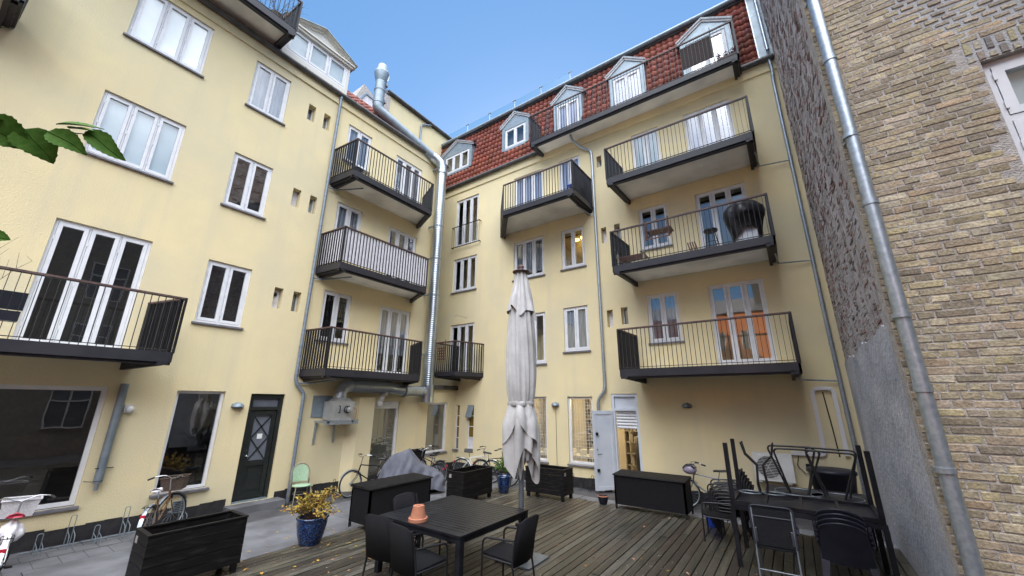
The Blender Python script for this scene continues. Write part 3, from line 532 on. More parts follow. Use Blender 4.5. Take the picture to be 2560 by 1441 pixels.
# balconies of the back wing
for z in (9.08, 6.13, 3.12): balcony(BB, [(-3.7, YB), (-3.78, 10.55), (.26, 10.55), (.26, YB)], z, hr=1.1)
balcony(BB, [(-9.07, YB), (-7.8, 10.45), (-4.9, 10.45), (-4.86, YB)], 9.1, hr=1.08)
balcony(BB, [(XL + .02, YB), (XL + .02, 10.7), (-10.1, 10.7), (-9.78, YB)], 3.36, fh=.16, hr=1.12)
balcony(BB, [(-7.05, 12.05), (-7.05, 11.2), (.29, 11.2), (.29, 12.05)], 12.26, fh=.17, hr=1.27, label='long roof balcony in front of three dormers')
q = MB(); za, zb = 9.14, 10.18
for i in range(15): q.bar((-11.76 + 1.62 * i / 14, YB - .13, za), (-11.76 + 1.62 * i / 14, YB - .13, zb), .012, .012)
for z in (za + .03, zb): q.bar((-11.78, YB - .13, z), (-10.12, YB - .13, z), .03, .03)
for x in (-11.76, -10.14): q.bar((x, YB, zb - .02), (x, YB - .13, zb - .02), .03, .03); q.bar((x, YB, za + .05), (x, YB - .13, za + .05), .03, .03)
q.build('french_window_guard', 'black', BB)
# downpipes
dpipe(BB, [(-5.42, 11.5, 12.3), (-5.4, 11.62, 12.1), (-5.15, YB - .1, 11.85), (-5.06, YB - .07, 11.75), (-4.8, YB - .07, 11.6), (-4.77, YB - .07, 11.3), (-4.79, YB - .07, 2.98), (-4.8, YB - .09, 2.8), (-5.03, YB - .12, 2.5), (-5.03, YB - .12, 2.2), (-5.03, YB - .12, GZ)], .048, m='galv')
dpipe(BB, [(1.0, YB - .12, 12.4), (1.03, YB - .1, 12.0), (1.0, YB - .07, 11.6), (.96, YB - .07, 4.6), (.96, YB - .07, GZ)], .045, m='galv')
for z in (8.95, 6.0, 3.0): q = MB(); q.tube([(.2, YB - .9, z + .02), (.26, YB - .12, z), (.98, YB - .06, z - .04)], .02, 8); q.build('drain_pipe', 'galv', BB)
q = MB(); q.tube([(-5.1, YB - .9, 8.98), (-4.95, YB - .1, 8.93), (-4.8, YB - .07, 8.93)], .02, 8); q.build('drain_pipe', 'galv', BB)
# ground floor of the back wing: barred windows, lit shop, doorway
for i, (u0, u1, z0, z1) in enumerate(gb):
    fo = win(PBf, BB, u0, u1, z0, z1, 1, name='barred_window', rec=.07, fr=.07, sash=0, room=False)
    g = MB(); nu = round((u1 - u0 - .14) / .1); nz = round((z1 - z0 - .14) / .105)
    for k in range(nu + 1): x = u0 + .07 + (u1 - u0 - .14) * k / nu; g.bar(PBf(x, z0 + .05, -.17), PBf(x, z1 - .05, -.17), .013, .010)
    for k in range(nz + 1): z = z0 + .07 + (z1 - z0 - .14) * k / nz; g.bar(PBf(u0 + .05, z, -.178), PBf(u1 - .05, z, -.178), .013, .010)
    g.build('security_grid', 'white', fo)
for i, (u0, u1, z0, z1) in enumerate(nn):
    f = MB()
    for x in (u0, u1 - .025): fbox(f, PBf, x, x + .025, z0, z1, -.09, -.04)
    for k in range(5): z = z0 + (z1 - z0 - .025) * k / 4; fbox(f, PBf, u0 + .025, u1 - .025, z, z + .025, -.09, -.04)
    f = f.build('narrow_window', 'white', BB); q = MB(); h = (z1 - z0) / 4; fbox(q, PBf, u0 + .02, u1 - .02, z0 + h, z1, -.08, -.07); q.build('pane', 'amber', f)
    q = MB(); fbox(q, PBf, u0 + .02, u1 - .02, z0 + .02, z0 + h, -.078, -.066); q.build('lower_panel', 'frost' if not i else 'grime', f)
    q = MB(); fbox(q, PBf, u0 - .06, u1 + .02, z0 - .06, z0, -.05, .07); q.build('sill', 'wsill', f)
    if i: q = MB(); q.hexa([PBf(u0,z1-.46,.16), PBf(u1,z1-.46,.16), PBf(u1,z1-.44,.18), PBf(u0,z1-.44,.18), PBf(u0,z1-.02,.0), PBf(u1,z1-.02,.0), PBf(u1,z1,.02), PBf(u0,z1,.02)]); q.build('open_top_light', 'zinc', f)
# shop interior: one real room behind the windows and the doorway, lit by its own lamps
q = MB(); x0, x1, y0, y1, z0, z1 = -8.9, -2.6, YB + .26, YB + 3.1, GZ + .05, 2.82
q.quad((x0,y1,z0),(x1,y1,z0),(x1,y1,z1),(x0,y1,z1)); q.quad((x0,y0,z0),(x0,y1,z0),(x0,y1,z1),(x0,y0,z1)); q.quad((x1,y0,z0),(x1,y1,z0),(x1,y1,z1),(x1,y0,z1)); q.quad((x0,y0,z1),(x1,y0,z1),(x1,y1,z1),(x0,y1,z1)); q.quad((x0,y0,z0),(x1,y0,z0),(x1,y1,z0),(x0,y1,z0))
for a, b in ((x0, -8.36), (-6.96, -6.16), (-5.27, -4.64), (-3.82, x1)): q.quad((a,y0,z0),(b,y0,z0),(b,y0,z1),(a,y0,z1))
q.build('shop_interior', 'warm', BB)
q = MB()
for sx, n in ((-8.5, 4), (-6.7, 5), (-5.2, 3), (-4.3, 4)):
    for k in range(6):
        z = .3 + k * .38; q.box(sx, sx + .95, YB + 2.6, YB + 3.0, z, z + .03)
        for j in range(7):
            if rnd.random() < .75: u = sx + .05 + j * .125; q.box(u, u + rnd.uniform(.06, .11), YB + 2.62, YB + 2.9, z + .03, z + rnd.uniform(.12, .33))
    q.box(sx - .03, sx, YB + 2.6, YB + 3.0, GZ + .06, 2.6); q.box(sx + .95, sx + .98, YB + 2.6, YB + 3.0, GZ + .06, 2.6); q.build('shelves', 'box', BB); q = MB()
q = MB()
for k in range(9): u = -8.3 + k * .36 + rnd.uniform(-.05, .05); q.box(u, u + .16, YB + .75, YB + 1.0, .75, .75 + rnd.uniform(.08, .3))
q.box(-8.5, -5.2, YB + .6, YB + 1.2, .68, .74); q.box(-4.45, -4.1, YB + 1.7, YB + 1.9, 1.52, 1.72); q.build('display_table', 'boxw', BB)
q = MB(); q.box(-4.12, -3.8, YB + .9, YB + 1.05, .35, 1.45); q.lathe([(.16, .3), (.2, .8), (.15, 1.4), (.04, 1.46)], -4.15, YB + 1.0, 12); q.build('hanging_coats', 'blackcloth', BB)
for (x, y, z, e) in ((-7.6, 13.3, 2.6, 34), (-5.75, 13.2, 2.6, 44), (-4.25, 13.2, 2.5, 44)):
    ld = bpy.data.lights.new('shop_lamp_light', 'POINT'); ld.energy = e; ld.color = (1, .76, .42); ld.shadow_soft_size = .08; lo = bpy.data.objects.new('shop_lamp_light', ld); S.collection.objects.link(lo); lo.location = (x, y, z - .08)
    q = MB(); q.ball(x - .12, y, z, .04, 8); q.ball(x, y, z, .04, 8); q.ball(x + .12, y, z, .04, 8); q.build('shop_lamp', 'bulb', BB)
q = MB(); q.tube([(-5.55 + .16*math.cos(k*.35), YB + .75 + .16*math.sin(k*.35), 8.5) for k in range(18)], .02, 6, closed=True); q.tube([(-5.85 + .1*math.cos(k*.35), YB + .6 + .1*math.sin(k*.35), 8.42) for k in range(18)], .015, 6, closed=True); q.build('ceiling_lamp', 'ring', BB)
# doorway with shutter, transom, open leaf
q = MB(); fbox(q, PBf, -4.64, -4.56, GZ + .06, 2.7, -.2, -.02); fbox(q, PBf, -3.9, -3.82, GZ + .06, 2.7, -.2, -.02); fbox(q, PBf, -4.56, -3.9, 2.62, 2.7, -.2, -.02); fbox(q, PBf, -4.56, -3.9, 2.2, 2.27, -.2, -.02); fbox(q, PBf, -4.56, -3.9, 2.27, 2.62, -.14, -.08)
do = q.build('back_door', 'doorwhite', BB)
q = MB()
for k in range(6): z = 1.68 + k * .088; q.tube([PBf(-4.54, z + .04, -.13), PBf(-3.92, z + .04, -.13)], .044, 8)
q.build('roller_shutter', 'white', do)
a = Vector((-4.66, YB + .02, 0)); t = (Vector((-5.1, 11.48, 0)) - a).normalized(); nr = Vector((t.y, -t.x, 0)); nr = nr if nr.x > 0 else -nr; Z = Vector((0, 0, 1)); Wd = .68
def lf(q, u0, u1, z0, z1, n0, n1): return q.hexa([a+t*u0+nr*n0+Z*z0, a+t*u1+nr*n0+Z*z0, a+t*u1+nr*n1+Z*z0, a+t*u0+nr*n1+Z*z0, a+t*u0+nr*n0+Z*z1, a+t*u1+nr*n0+Z*z1, a+t*u1+nr*n1+Z*z1, a+t*u0+nr*n1+Z*z1])
q = MB(); lf(q, 0, Wd, .0, 2.2, 0, .05); lf(q, 0, .08, .0, 2.2, .05, .07); lf(q, Wd-.08, Wd, .0, 2.2, .05, .07); lf(q, .08, Wd-.08, 2.1, 2.2, .05, .07); lf(q, .08, Wd-.08, .0, .1, .05, .07)
lo_ = q.build('door_leaf', 'doorwhite', do)
q = MB()
for z in (.5, 1.5): lf(q, Wd-.14, Wd-.06, z, z+.08, .07, .1)
q.tube([a+t*(Wd-.1)+nr*.07+Z*.98, a+t*(Wd-.1)+nr*.12+Z*.98, a+t*(Wd-.22)+nr*.12+Z*.98], .01, 6); lf(q, Wd-.11, Wd-.09, 1.08, 1.12, .07, .085); q.build('lock', 'black', lo_)
# glass balustrade on the roof and its things
q = MB(); xs = [-13.95, -12.35, -10.8, -9.2, -7.65, -6.1]
for a_, b_ in zip(xs, xs[1:]): q.quad((a_ + .03, 13.2, 15.9), (b_ - .03, 13.2, 15.9), (b_ - .03, 13.2, 17.08), (a_ + .03, 13.2, 17.08)); q.box(a_ + .03, b_ - .03, 13.195, 13.205, 17.08, 17.092)
GBt = thing('glass_balustrade', (-10, 13.2, 15.8), 0, 'frameless glass balustrade on steel posts along the roof edge above the mansard', 'balustrade', world=True); q.build('glass_panels', 'glassb', GBt)
for x in xs: q = MB(); q.bar((x, 13.2, 15.8), (x, 13.2, 17.12), .045, .045); q.bar((x - .1, 13.18, 17.1), (x + .1, 13.18, 17.1), .04, .03); q.build('post', 'zinc', GBt)
q = MB(); q.box(-4.0, -3.1, 12.9, 13.4, 15.8, 16.25); q.box(-4.08, -3.02, 12.85, 13.45, 16.25, 16.33); q.build('roof_vent', 'zinc', BB)
# rear house glimpsed over the roof
RH = thing('rear_house', (-14, 11, 12), 0, 'pale yellow upper storey rising behind the left wing roof, with a dark gutter', 'house', world=True)
q = MB(); q.box(-19, -13.5, 8.95, 15.2, 10, 16.45); q.build('wall', 'stucco', RH)
gutterpipe(RH, [(-13.4, 8.8, 16.52), (-13.4, 15.2, 16.52)], .09, m='gutter', brk=1.2); q = MB(); q.prism([(-13.32, 8.8, 16.5), (-13.6, 8.8, 16.75), (-19, 8.8, 17.4), (-19, 8.8, 16.5)], (0, 6.4, 0)); q.build('roof', 'tarpap', RH)
dpipe(RH, [(-13.4, 11.55, 16.45), (-13.42, 11.2, 16.25), (-13.42, 10.9, 16.1), (-13.42, 10.9, 12.5)], .045, joints=False)
q = MB(); q.box(-19, -13.42, 8.6, 8.94, 12, 16.3); q.build('fire_wall', 'mortar', RH)
ch = thing('roof_light_shaft', (-14, 8, 13), 0, 'whitish rendered chimney block with a zinc edge behind the left wing roof', 'chimney', world=True)
q = MB(); q.prism([(-13.5, 7.35, 13), (-13.5, 7.35, 14.9), (-13.5, 7.75, 15.6), (-13.5, 8.3, 15.5), (-13.5, 8.3, 13)], (-1.4, 0, 0)); q.build('shaft', 'grime', ch)
q = MB(); q.prism([(-13.45, 7.3, 14.9), (-13.45, 7.72, 15.68), (-13.45, 8.55, 15.58), (-13.45, 8.55, 15.5), (-13.45, 7.75, 15.58), (-13.45, 7.36, 14.85)], (-1.5, 0, 0)); q.box(-13.9, -13.42, 8.3, 8.6, 13, 15.5); q.build('flashing', 'zinc', ch)
q = MB(); q.prism([(-14.2, 7.6, 15.6), (-14.2, 8.0, 16.75), (-14.2, 8.5, 16.5), (-14.2, 8.9, 15.6)], (-1.0, 0, 0)); q.build('gable_top', 'mortar', ch)
# ================================================================ PARTY WALL and BRICK HOUSE
PW = thing('party_wall', (XR, 9, 0), 0, 'high rough old brick side wall with smeared mortar, grey render low down, at the right of the back house', 'wall', world=True)
mb = MB(); rw = random.Random(3)
PS = lambda u, z, n=0: (XR - n, u, z)     # u = Y, faces -X
mb.box(XR + .02, XR + .5, 5.0, 16, GZ - .2, 16.5, (.2, .18, .175))
nz_ = 0; z = 3.1
while z < 16.4:
    u = 5.2 - rw.uniform(0, .2)
    while u < 12.1:
        ln = rw.choice((.11, .22, .22, .23)); h = .055; n = rw.uniform(-.006, .012) if rw.random() < .8 else -.02
        c = rw.choice(((.28,.14,.12), (.23,.12,.105), (.38,.34,.33), (.44,.41,.40), (.12,.09,.085), (.34,.23,.20), (.42,.38,.37), (.46,.42,.41)))
        j = rw.uniform(.8, 1.15); c = tuple(q * j for q in c); d = [rw.uniform(-.009, .009) for _ in range(8)]
        mb.add([PS(u+d[0],z+d[1],-.02), PS(u+ln+d[2],z+d[3],-.02), PS(u+ln+d[4],z+h+d[5],-.02), PS(u+d[6],z+h+d[7],-.02), PS(u+.012+d[0],z+.01+d[1],n), PS(u+ln-.012+d[2],z+.01+d[3],n+d[0]), PS(u+ln-.012+d[4],z+h-.01+d[5],n+d[3]), PS(u+.012+d[6],z+h-.01+d[7],n)],
               [(4,5,6,7),(0,1,5,4),(1,2,6,5),(2,3,7,6),(3,0,4,7)], c)
        u += ln + .014
    z += .069
mb.build('wall', 'oldbrick', PW)
mb = MB(); k = 60       # smeared mortar bed between the courses, slightly uneven
for i in range(k):
    for j in range(70):
        u0, u1 = 5.0 + 7.1 * i / k, 5.0 + 7.1 * (i + 1) / k; z0, z1 = 3 + 13.4 * j / 70, 3 + 13.4 * (j + 1) / 70
        f = lambda u, z: .0 + .009 * math.sin(u * 7.3 + z * 3.1) * math.sin(z * 5.7 - u * 2.2) + .004 * math.sin(u * 31 + z * 17)
        mb.add([PS(u0,z0,f(u0,z0)), PS(u1,z0,f(u1,z0)), PS(u1,z1,f(u1,z1)), PS(u0,z1,f(u0,z1))], [(0,1,2,3)], .5, True)
mb.build('mortar_bed', 'bed', PW)
mb = MB(); pts = [(5.0, 3.55), (5.8, 3.5), (6.4, 3.42), (7.2, 3.46), (8.1, 3.38), (9, 3.46), (10, 3.35), (11, 3.42), (12, 3.36)]
for (a, za), (b, zb) in zip(pts, pts[1:]):
    for i in range(5):
        u0 = a + (b - a) * i / 5; u1 = a + (b - a) * (i + 1) / 5; y0 = za + (zb - za) * i / 5 + .02 * math.sin(u0 * 19); y1 = za + (zb - za) * (i + 1) / 5 + .02 * math.sin(u1 * 19)
        mb.hexa([PS(u0,GZ-.1,0), PS(u1,GZ-.1,0), PS(u1,GZ-.1,.03), PS(u0,GZ-.1,.03), PS(u0,y0,0), PS(u1,y1,0), PS(u1,y1,.028), PS(u0,y0,.028)])
mb.build('render_patch', 'render', PW)
BH = thing('brick_house', (2, 5, 0), 0, 'mottled yellow brick house close on the right with a thick grey downpipe', 'house', world=True)
BY, BX = 4.85, .845; WX0, WZ0, WZ1 = 1.93, 3.6, 5.53
PBr = lambda u, z, n=0: (u, BY - n, z)
mb = MB(); mb2 = MB(); cols = ((.36,.30,.20), (.33,.275,.175), (.39,.33,.225), (.28,.22,.155), (.235,.19,.15), (.31,.24,.185), (.38,.29,.22), (.20,.165,.14), (.44,.38,.275), (.27,.235,.175), (.165,.14,.13), (.35,.30,.21), (.42,.36,.20), (.36,.25,.175), (.30,.275,.21), (.46,.41,.32), (.38,.31,.27))
cz = .0685; row = 0; z = GZ - .1
def patch(u, z): return (z > 5.85 + .9 * (1.95 - u) if u < 2.3 else z > 5.45) and u > 1.45
def brk(mb, u0, u1, z0, z1, c, pr=.006, vj=True):
    d = [rw.uniform(-.004, .004) for _ in range(8)]; e = .005; n = pr + rw.uniform(-.004, .004)
    mb.add([PBr(u0+d[0],z0+d[1],0), PBr(u1+d[2],z0+d[3],0), PBr(u1+d[4],z1+d[5],0), PBr(u0+d[6],z1+d[7],0), PBr(u0+e+d[0],z0+e+d[1],n), PBr(u1-e+d[2],z0+e+d[3],n+d[0]/2), PBr(u1-e+d[4],z1-e+d[5],n), PBr(u0+e+d[6],z1-e+d[7],n+d[3]/2)],
           [(4,5,6,7),(0,1,5,4),(1,2,6,5),(2,3,7,6),(3,0,4,7)], c)
while z < 10.5:
    u = BX; row += 1; seq = (.228, .108) if row % 2 else (.108, .108, .228)
    k = rw.randrange(3); first = True
    while u < 6.0:
        ln = rw.choice((.228, .228, .108, .108, .108)) if not first else (.108 if row % 2 else .05); g = .012; first = False
        j = rw.uniform(.8, 1.35); c = tuple((q * .55 + e_ * .45) * j for q, e_ in zip(rw.choice(cols), (.365, .295, .18)))
        up = patch(u, z)
        inwin = WX0 - .02 < u + ln / 2 < WX0 + 1.25 and WZ0 < z + .03 < WZ1 + .01
        inlin = u + ln > WX0 - .08 and u < WX0 + 1.4 and WZ1 <= z + .03 < WZ1 + .24
        if inwin: u += ln + g; continue
        if inlin: u += ln + g; continue
        u_ = min(u + ln, WX0) if (u < WX0 < u + ln and WZ0 < z + .03 < WZ1) else u + ln
        if up: c = tuple(q * .75 + .05 for q in c); brk(mb2, u + .004, u_ - .006, z + .006, z + cz - .022, c, .011)
        else: brk(mb, u, u_, z, z + cz - .011, c)
        u += ln + g
    z += cz
for i in range(22):    # soldier courses over the window
    u = WX0 - .08 + i * .07
    for a_, b_ in ((.0, .11), (.125, .235)) if i % 2 else ((.0, .07), (.09, .235)):
        c = tuple(q * .75 + .05 for q in rw.choice(cols)); brk(mb2, u + .008, u + .058, WZ1 + .012 + a_, WZ1 + b_, c, .011)
mb.build('bricks', 'brick', BH); mb2.build('repaired_bricks', 'brick', BH)
wall(PBr, BX, 6.0, GZ - .2, 10.5, [(WX0, WX0 + 1.2, WZ0, WZ1, .14)], name='wall', parent=BH, m='mortar', back=.2)
mb = MB()
for j in range(60):
    for i in range(60):
        u, z = 1.4 + i * .05, 5.4 + j * .05
        if patch(u + .025, z + .025) or (u > WX0 - .1 and WZ1 <= z + .02 < WZ1 + .3): mb.quad(PBr(u,z,.0015), PBr(u+.05,z,.0015), PBr(u+.05,z+.05,.0015), PBr(u,z+.05,.0015))
mb.build('pale_joints', 'wmortar', BH)
fo = MB()
def bwin():
    u0, u1, z0, z1 = WX0, WX0 + 1.2, WZ0, WZ1; f = MB(); g = MB(); zt = z1 - .62
    for q in ((u0,u0+.06,z0,z1),(u1-.06,u1,z0,z1),(u0+.06,u1-.06,z0,z0+.06),(u0+.06,u1-.06,z1-.06,z1),(u0+.06,u1-.06,zt-.03,zt+.03),(u0+.57,u0+.63,z0+.06,zt-.03),(u0+.57,u0+.63,zt+.03,z1-.06)): fbox(f, PBr, *q, -.13, -.06)
    for a, b in ((u0+.065,u0+.565),(u0+.635,u1-.065)):
        for c, d in ((z0+.065,zt-.035),(zt+.035,z1-.065)):
            for q in ((a,a+.07,c,d),(b-.07,b,c,d),(a+.07,b-.07,c,c+.07),(a+.07,b-.07,d-.07,d)): fbox(f, PBr, *q, -.12, -.052)
            g.quad(PBr(a+.06,c+.06,-.09), PBr(b-.06,c+.06,-.09), PBr(b-.06,d-.06,-.09), PBr(a+.06,d-.06,-.09))
            for h in (.2, .8): fbox(f, PBr, a - .01, a + .01, c + (d-c)*h - .04, c + (d-c)*h + .04, -.052, -.04)
    fo = f.build('window', 'white', BH); g.build('pane', 'glass', fo); q = MB(); fbox(q, PBr, u0, u1, z0, z1, -.16, -.15); q.build('blind', 'blind', fo)
bwin()
dpipe(BH, [(.92, BY - .14, 10.4), (.90, BY - .14, GZ + .05)], .055, m='galv')
for z in (7.0, 5.07, 3.2, 1.95): q = MB(); q.tube([(.90, BY - .14, z - .02), (.90, BY - .14, z + .02)], .066, 14); q.bar((.90, BY - .14, z), (.86, BY, z), .02, .03); q.build('pipe_clamp', 'galv', BH)
# house behind the camera: its sunlit red brick shows in the window reflections
OH = thing('red_brick_house', (-4, -16, 0), 0, 'sunlit red brick house across the courtyard, seen only as a reflection in the panes', 'house', world=True)
PO = lambda u, z, n=0: (u, -15 + n, z)
hs = [(-19 + i * 2.3, -17.9 + i * 2.3, 1 + k * 3.0, 2.6 + k * 3.0, .1) for i in range(13) for k in range(3)]
wall(PO, -20, 11, -.2, 10.2, hs, parent=OH, m='redbrick'); q = MB(); q.box(-20, 11, -24, -15.8, -.2, 10.2); q.build('rear_wall', 'redbrick', OH)
q = MB()
for h in hs: fbox(q, PO, h[0], h[1], h[2], h[3], -.2, -.1)
q.build('panes', 'frost', OH)
q = MB()
for h in hs:
    for x in (h[0], (h[0]+h[1])/2-.04, h[1]-.08): fbox(q, PO, x, x+.08, h[2], h[3], -.1, -.04)
q.build('window_frames', 'white', OH)
q = MB(); q.prism([(-20, -14.7, 10.2), (-20, -17.5, 12.0), (-20, -24, 12.0), (-20, -24, 10.2)], (31, 0, 0)); q.box(-1.5, -.8, -17, -16.2, 11, 13.6); q.build('roof', 'gutter', OH)
# house behind and right of the camera, closes the yard
q = MB(); q.box(5.8, 14, -14, 4.9, -.2, 11); CH = thing('grey_brick_house', (9, -5, 0), 0, 'dark brick house beyond the right edge of the yard', 'house', world=True)
q.build('wall', mat('dull_brick', (.30,.27,.23), .9, col2=(.22,.20,.18), scale=6), CH)
for y in range(-12, 4, 3):
    for z in (1.2, 4.3, 7.4):
        f = MB(); g = MB(); g.box(5.77, 5.79, y, y + 1.2, z, z + 1.7); 
        for a, b, c, d in ((y-.06,y,z,z+1.7),(y+1.2,y+1.26,z,z+1.7),(y+.57,y+.63,z,z+1.7),(y-.06,y+1.26,z-.06,z),(y-.06,y+1.26,z+1.7,z+1.76),(y,y+1.2,z+1.1,z+1.16)): f.box(5.72, 5.775 - (.002 if b-a < .07 else 0), a, b, c, d)
        fo = f.build('window', 'white', CH); g.build('pane', 'frost', fo)
# ================================================================ GROUND
q = MB(); q.quad((-400,-400,GZ-.05), (400,-400,GZ-.05), (400,400,GZ-.05), (-400,400,GZ-.05)); q.build('ground', 'asphalt', kind='structure')
q = MB(); q.box(XL, -9.95, -12, 12, GZ-.04, GZ); q.box(-9.95, XR, 11.0, 12, GZ-.04, GZ)
q.build('paved_strip', 'asphalt', kind='structure')
q = MB(); y = -12; 
while y < 11: h = 1.5 + rnd.uniform(-.2, .2); q.box(-9.94, -7.62, y + .006, y + h - .006, GZ-.04, GZ + .012 + rnd.uniform(-.004, .004)); y += h
x = -7.62
while x < XR: h = 1.2; q.box(x + .006, min(x + h, XR) - .006, 10.28, 10.99, GZ-.04, GZ + .012 + rnd.uniform(-.004, .004)); x += h
q.build('concrete_path', 'concrete', kind='structure')
q = MB(); y = -12
while y < 4.1:
    q.box(-11.19, -10.86, y + .004, y + .295, GZ-.03, GZ + .01 + rnd.uniform(-.003, .003)); q.box(-10.85, -10.50, y + .154, y + .445, GZ-.03, GZ + .006 + rnd.uniform(-.003, .003)); q.box(-10.49, -9.98, y - .05, y + .24, GZ - .03, GZ + .004); y += .3
q.build('paving_slabs', 'concrete', kind='structure')
q = MB(); x = -7.52; nb_ = 0
while x < XR - .05:
    wd = .137; y = -6.0 - rnd.uniform(0, 2)
    while y < 10.22:
        ln = rnd.choice((1.8, 2.4, 3.0, 3.6)); y1 = min(y + ln, 10.22 + rnd.uniform(-.01, .01))
        base = rnd.choice(((.21,.185,.135), (.165,.14,.105), (.20,.175,.13), (.13,.105,.08), (.15,.13,.10), (.18,.165,.125), (.12,.09,.07), (.24,.22,.18)))
        # boards towards the right of the yard get a darker colour
        j = rnd.uniform(.7, 1.1) * (1 - .3 * min(1, max(0, (x + 4) / 4))) * .5; dz = rnd.uniform(-.003, .003); tl = rnd.uniform(-.0015, .0015); c = tuple(b * j for b in base)
        xa, xb = x + .003, x + wd - .005; zt = DZ + dz
        ng = 5; prof = []
        for k in range(ng + 1):     # grooved top
            t = k / ng; prof.append((xa + (xb - xa) * t, zt + tl * t))
        for k in range(ng):
            (u0, w0), (u1, w1) = prof[k], prof[k+1]; gq = (u1 - u0) * .16
            q.quad((u0+gq, y+.003, w0), (u1-gq, y+.003, w1), (u1-gq, y1-.003, w1), (u0+gq, y1-.003, w0), c=c)
            if k: q.quad((u0-gq, y+.003, w0), (u0+gq, y+.003, w0-.0), (u0+gq, y1-.003, w0), (u0-gq, y1-.003, w0), c=tuple(v * .55 for v in c))
        q.quad((xa, y+.003, zt-.03), (xa, y1-.003, zt-.03), (xa, y1-.003, zt), (xa, y+.003, zt), c=c); q.quad((xb, y+.003, zt-.03), (xb, y1-.003, zt-.03), (xb, y1-.003, zt+tl), (xb, y+.003, zt+tl), c=c)
        q.quad((xa, y1-.003, zt-.03), (xb, y1-.003, zt-.03), (xb, y1-.003, zt), (xa, y1-.003, zt), c=c)
        y = y1
        if y1 >= 10.2: break
    x += wd
q.build('wooden_deck', 'deck', kind='structure')
q = MB(); q.box(-7.5, XR - .03, -7.8, 10.19, GZ-.04, DZ-.032); q.build('deck_frame', 'deckgap', kind='structure')
# ================================================================ DUCT, FAN, LAMPS, AC
DU = thing('exhaust_duct', (XL + .3, 10, 0), 0, 'tall spiral steel exhaust duct climbing the corner and over the roof to a cone-capped outlet', 'duct', world=True)
q = MB(); X0, Y0 = -10.85, 10.12; r = .205; z = 2.55; pts = []; rs = []
while z < 11.85: pts += [(X0, Y0, z), (X0, Y0, z + .055), (X0, Y0, z + .06), (X0, Y0, z + .07)]; rs += [r, r, r + .003, r + .003]; z += .075
q.tube(pts, rs, 20); q.build('vertical_pipe', 'spiral', DU)
q = MB(); q.tube([(X0, Y0, 11.8), (X0, Y0, 12.05), (X0 - .05, Y0 - .1, 12.3), (X0 - .14, Y0 - .3, 12.45), (X0 - .2, Y0 - .42, 12.5)], r * 1.1, 20)
for z in (11.82, 12.03): q.tube([(X0, Y0, z), (X0, Y0, z + .03)], r * 1.16, 20)
q.build('elbow', 'spiral', DU)
q = MB(); q.tube([(X0 - .2, Y0 - .42, 12.5), (-11.62, 7.35, 13.45), (-11.64, 7.28, 13.5), (-11.65, 7.24, 13.6), (-11.65, 7.24, 13.72), (-11.65, 7.24, 14.85)], r * .98, 20)
for a, z in ((.3, 0), (.55, 0), (.8, 0)): p = Vector((X0 - .2, Y0 - .42, 12.5)).lerp(Vector((-11.62, 7.35, 13.45)), a); d = Vector((-.57, -2.35, .95)).normalized(); q.tube([p - d*.03, p + d*.03], r * 1.06, 20)
for z in (13.75, 14.35): q.tube([(-11.65, 7.24, z), (-11.65, 7.24, z + .04)], r * 1.06, 20)
q.build('roof_pipe', 'zinc', DU)
q = MB(); q.lathe([(.2, 14.8), (.22, 14.85), (.30, 15.2), (.30, 15.24), (.23, 15.28), (.22, 15.5), (.18, 15.62), (0.01, 15.64)], -11.65, 7.24, 20); q.build('outlet_cap', 'zinc', DU)
for z in (13.9, 14.7): q = MB(); q.box(-12.1, -11.5, 7.4, 7.5, z, z + .1); q.build('roof_bracket', 'zinc', DU)
for z in (12.0, 9.3, 7.9, 6.4, 4.1): q = MB(); q.bar((XL, Y0 - .2, z), (X0, Y0 - .2, z), .04, .06); q.tube([(X0, Y0, z - .02), (X0, Y0, z + .02)], r * 1.05, 20); q.build('wall_bracket', 'zinc', DU)
q = MB(); yz = 2.78
q.tube([(X0, Y0, 2.42), (X0, Y0, 3.0)], r * 1.15, 20); q.tube([(X0, Y0, 2.4), (X0, Y0, 2.44)], r * 1.2, 20); q.tube([(X0, Y0 - .1, yz), (X0, 9.1, yz)], .17, 18); q.tube([(X0, 9.85, yz), (X0, 9.8, yz)], .19, 18)
q.tube([(X0, 9.15, yz), (X0 - .02, 8.9, yz + .02), (X0 - .05, 8.75, yz + .05), (X0 - .05, 8.45, 2.86)], .175, 18); q.tube([(X0, 9.1, yz), (X0, 9.02, yz)], .215, 18)
q.build('tee', 'spiral', DU)
q = MB(); pts = []; rs = []; y = 8.5
while y > 7.1: pts += [(X0 - .05, y, 2.87), (X0 - .05, y - .02, 2.87)]; rs += [.18, .195]; y -= .04
q.tube(pts, rs, 18); q.build('corrugated_pipe', 'galv', DU)
q = MB(); q.tube([(X0 - .05, 7.15, 2.87), (X0 - .05, 6.95, 2.86), (X0 - .04, 6.8, 2.78), (X0 - .03, 6.73, 2.66), (X0 - .02, 6.72, 2.52)], .18, 18)
for z in (2.5,): q.tube([(X0 - .02, 6.72, z), (X0 - .02, 6.72, z + .05)], .2, 18)
q.build('lower_elbow', 'galv', DU)
q = MB(); pts = [(XL + .3 + .02 * math.sin(i), 8.35 - .2 * math.sin(i / 20 * 2.6), 2.75 - .03 * i) for i in range(16)]; pp = []; rs = []
for p in pts: pp += [p, (p[0], p[1], p[2] - .015)]; rs += [.075, .095]
q.tube(pp, rs, 12); HS = q.build('flexible_hose', 'acwhite', DU)
FN = thing('fan_unit', (XL + .3, 6.8, 1.85), 0, 'grey sheet metal fan box with a motor on a steel wall bracket', 'fan unit', world=True)
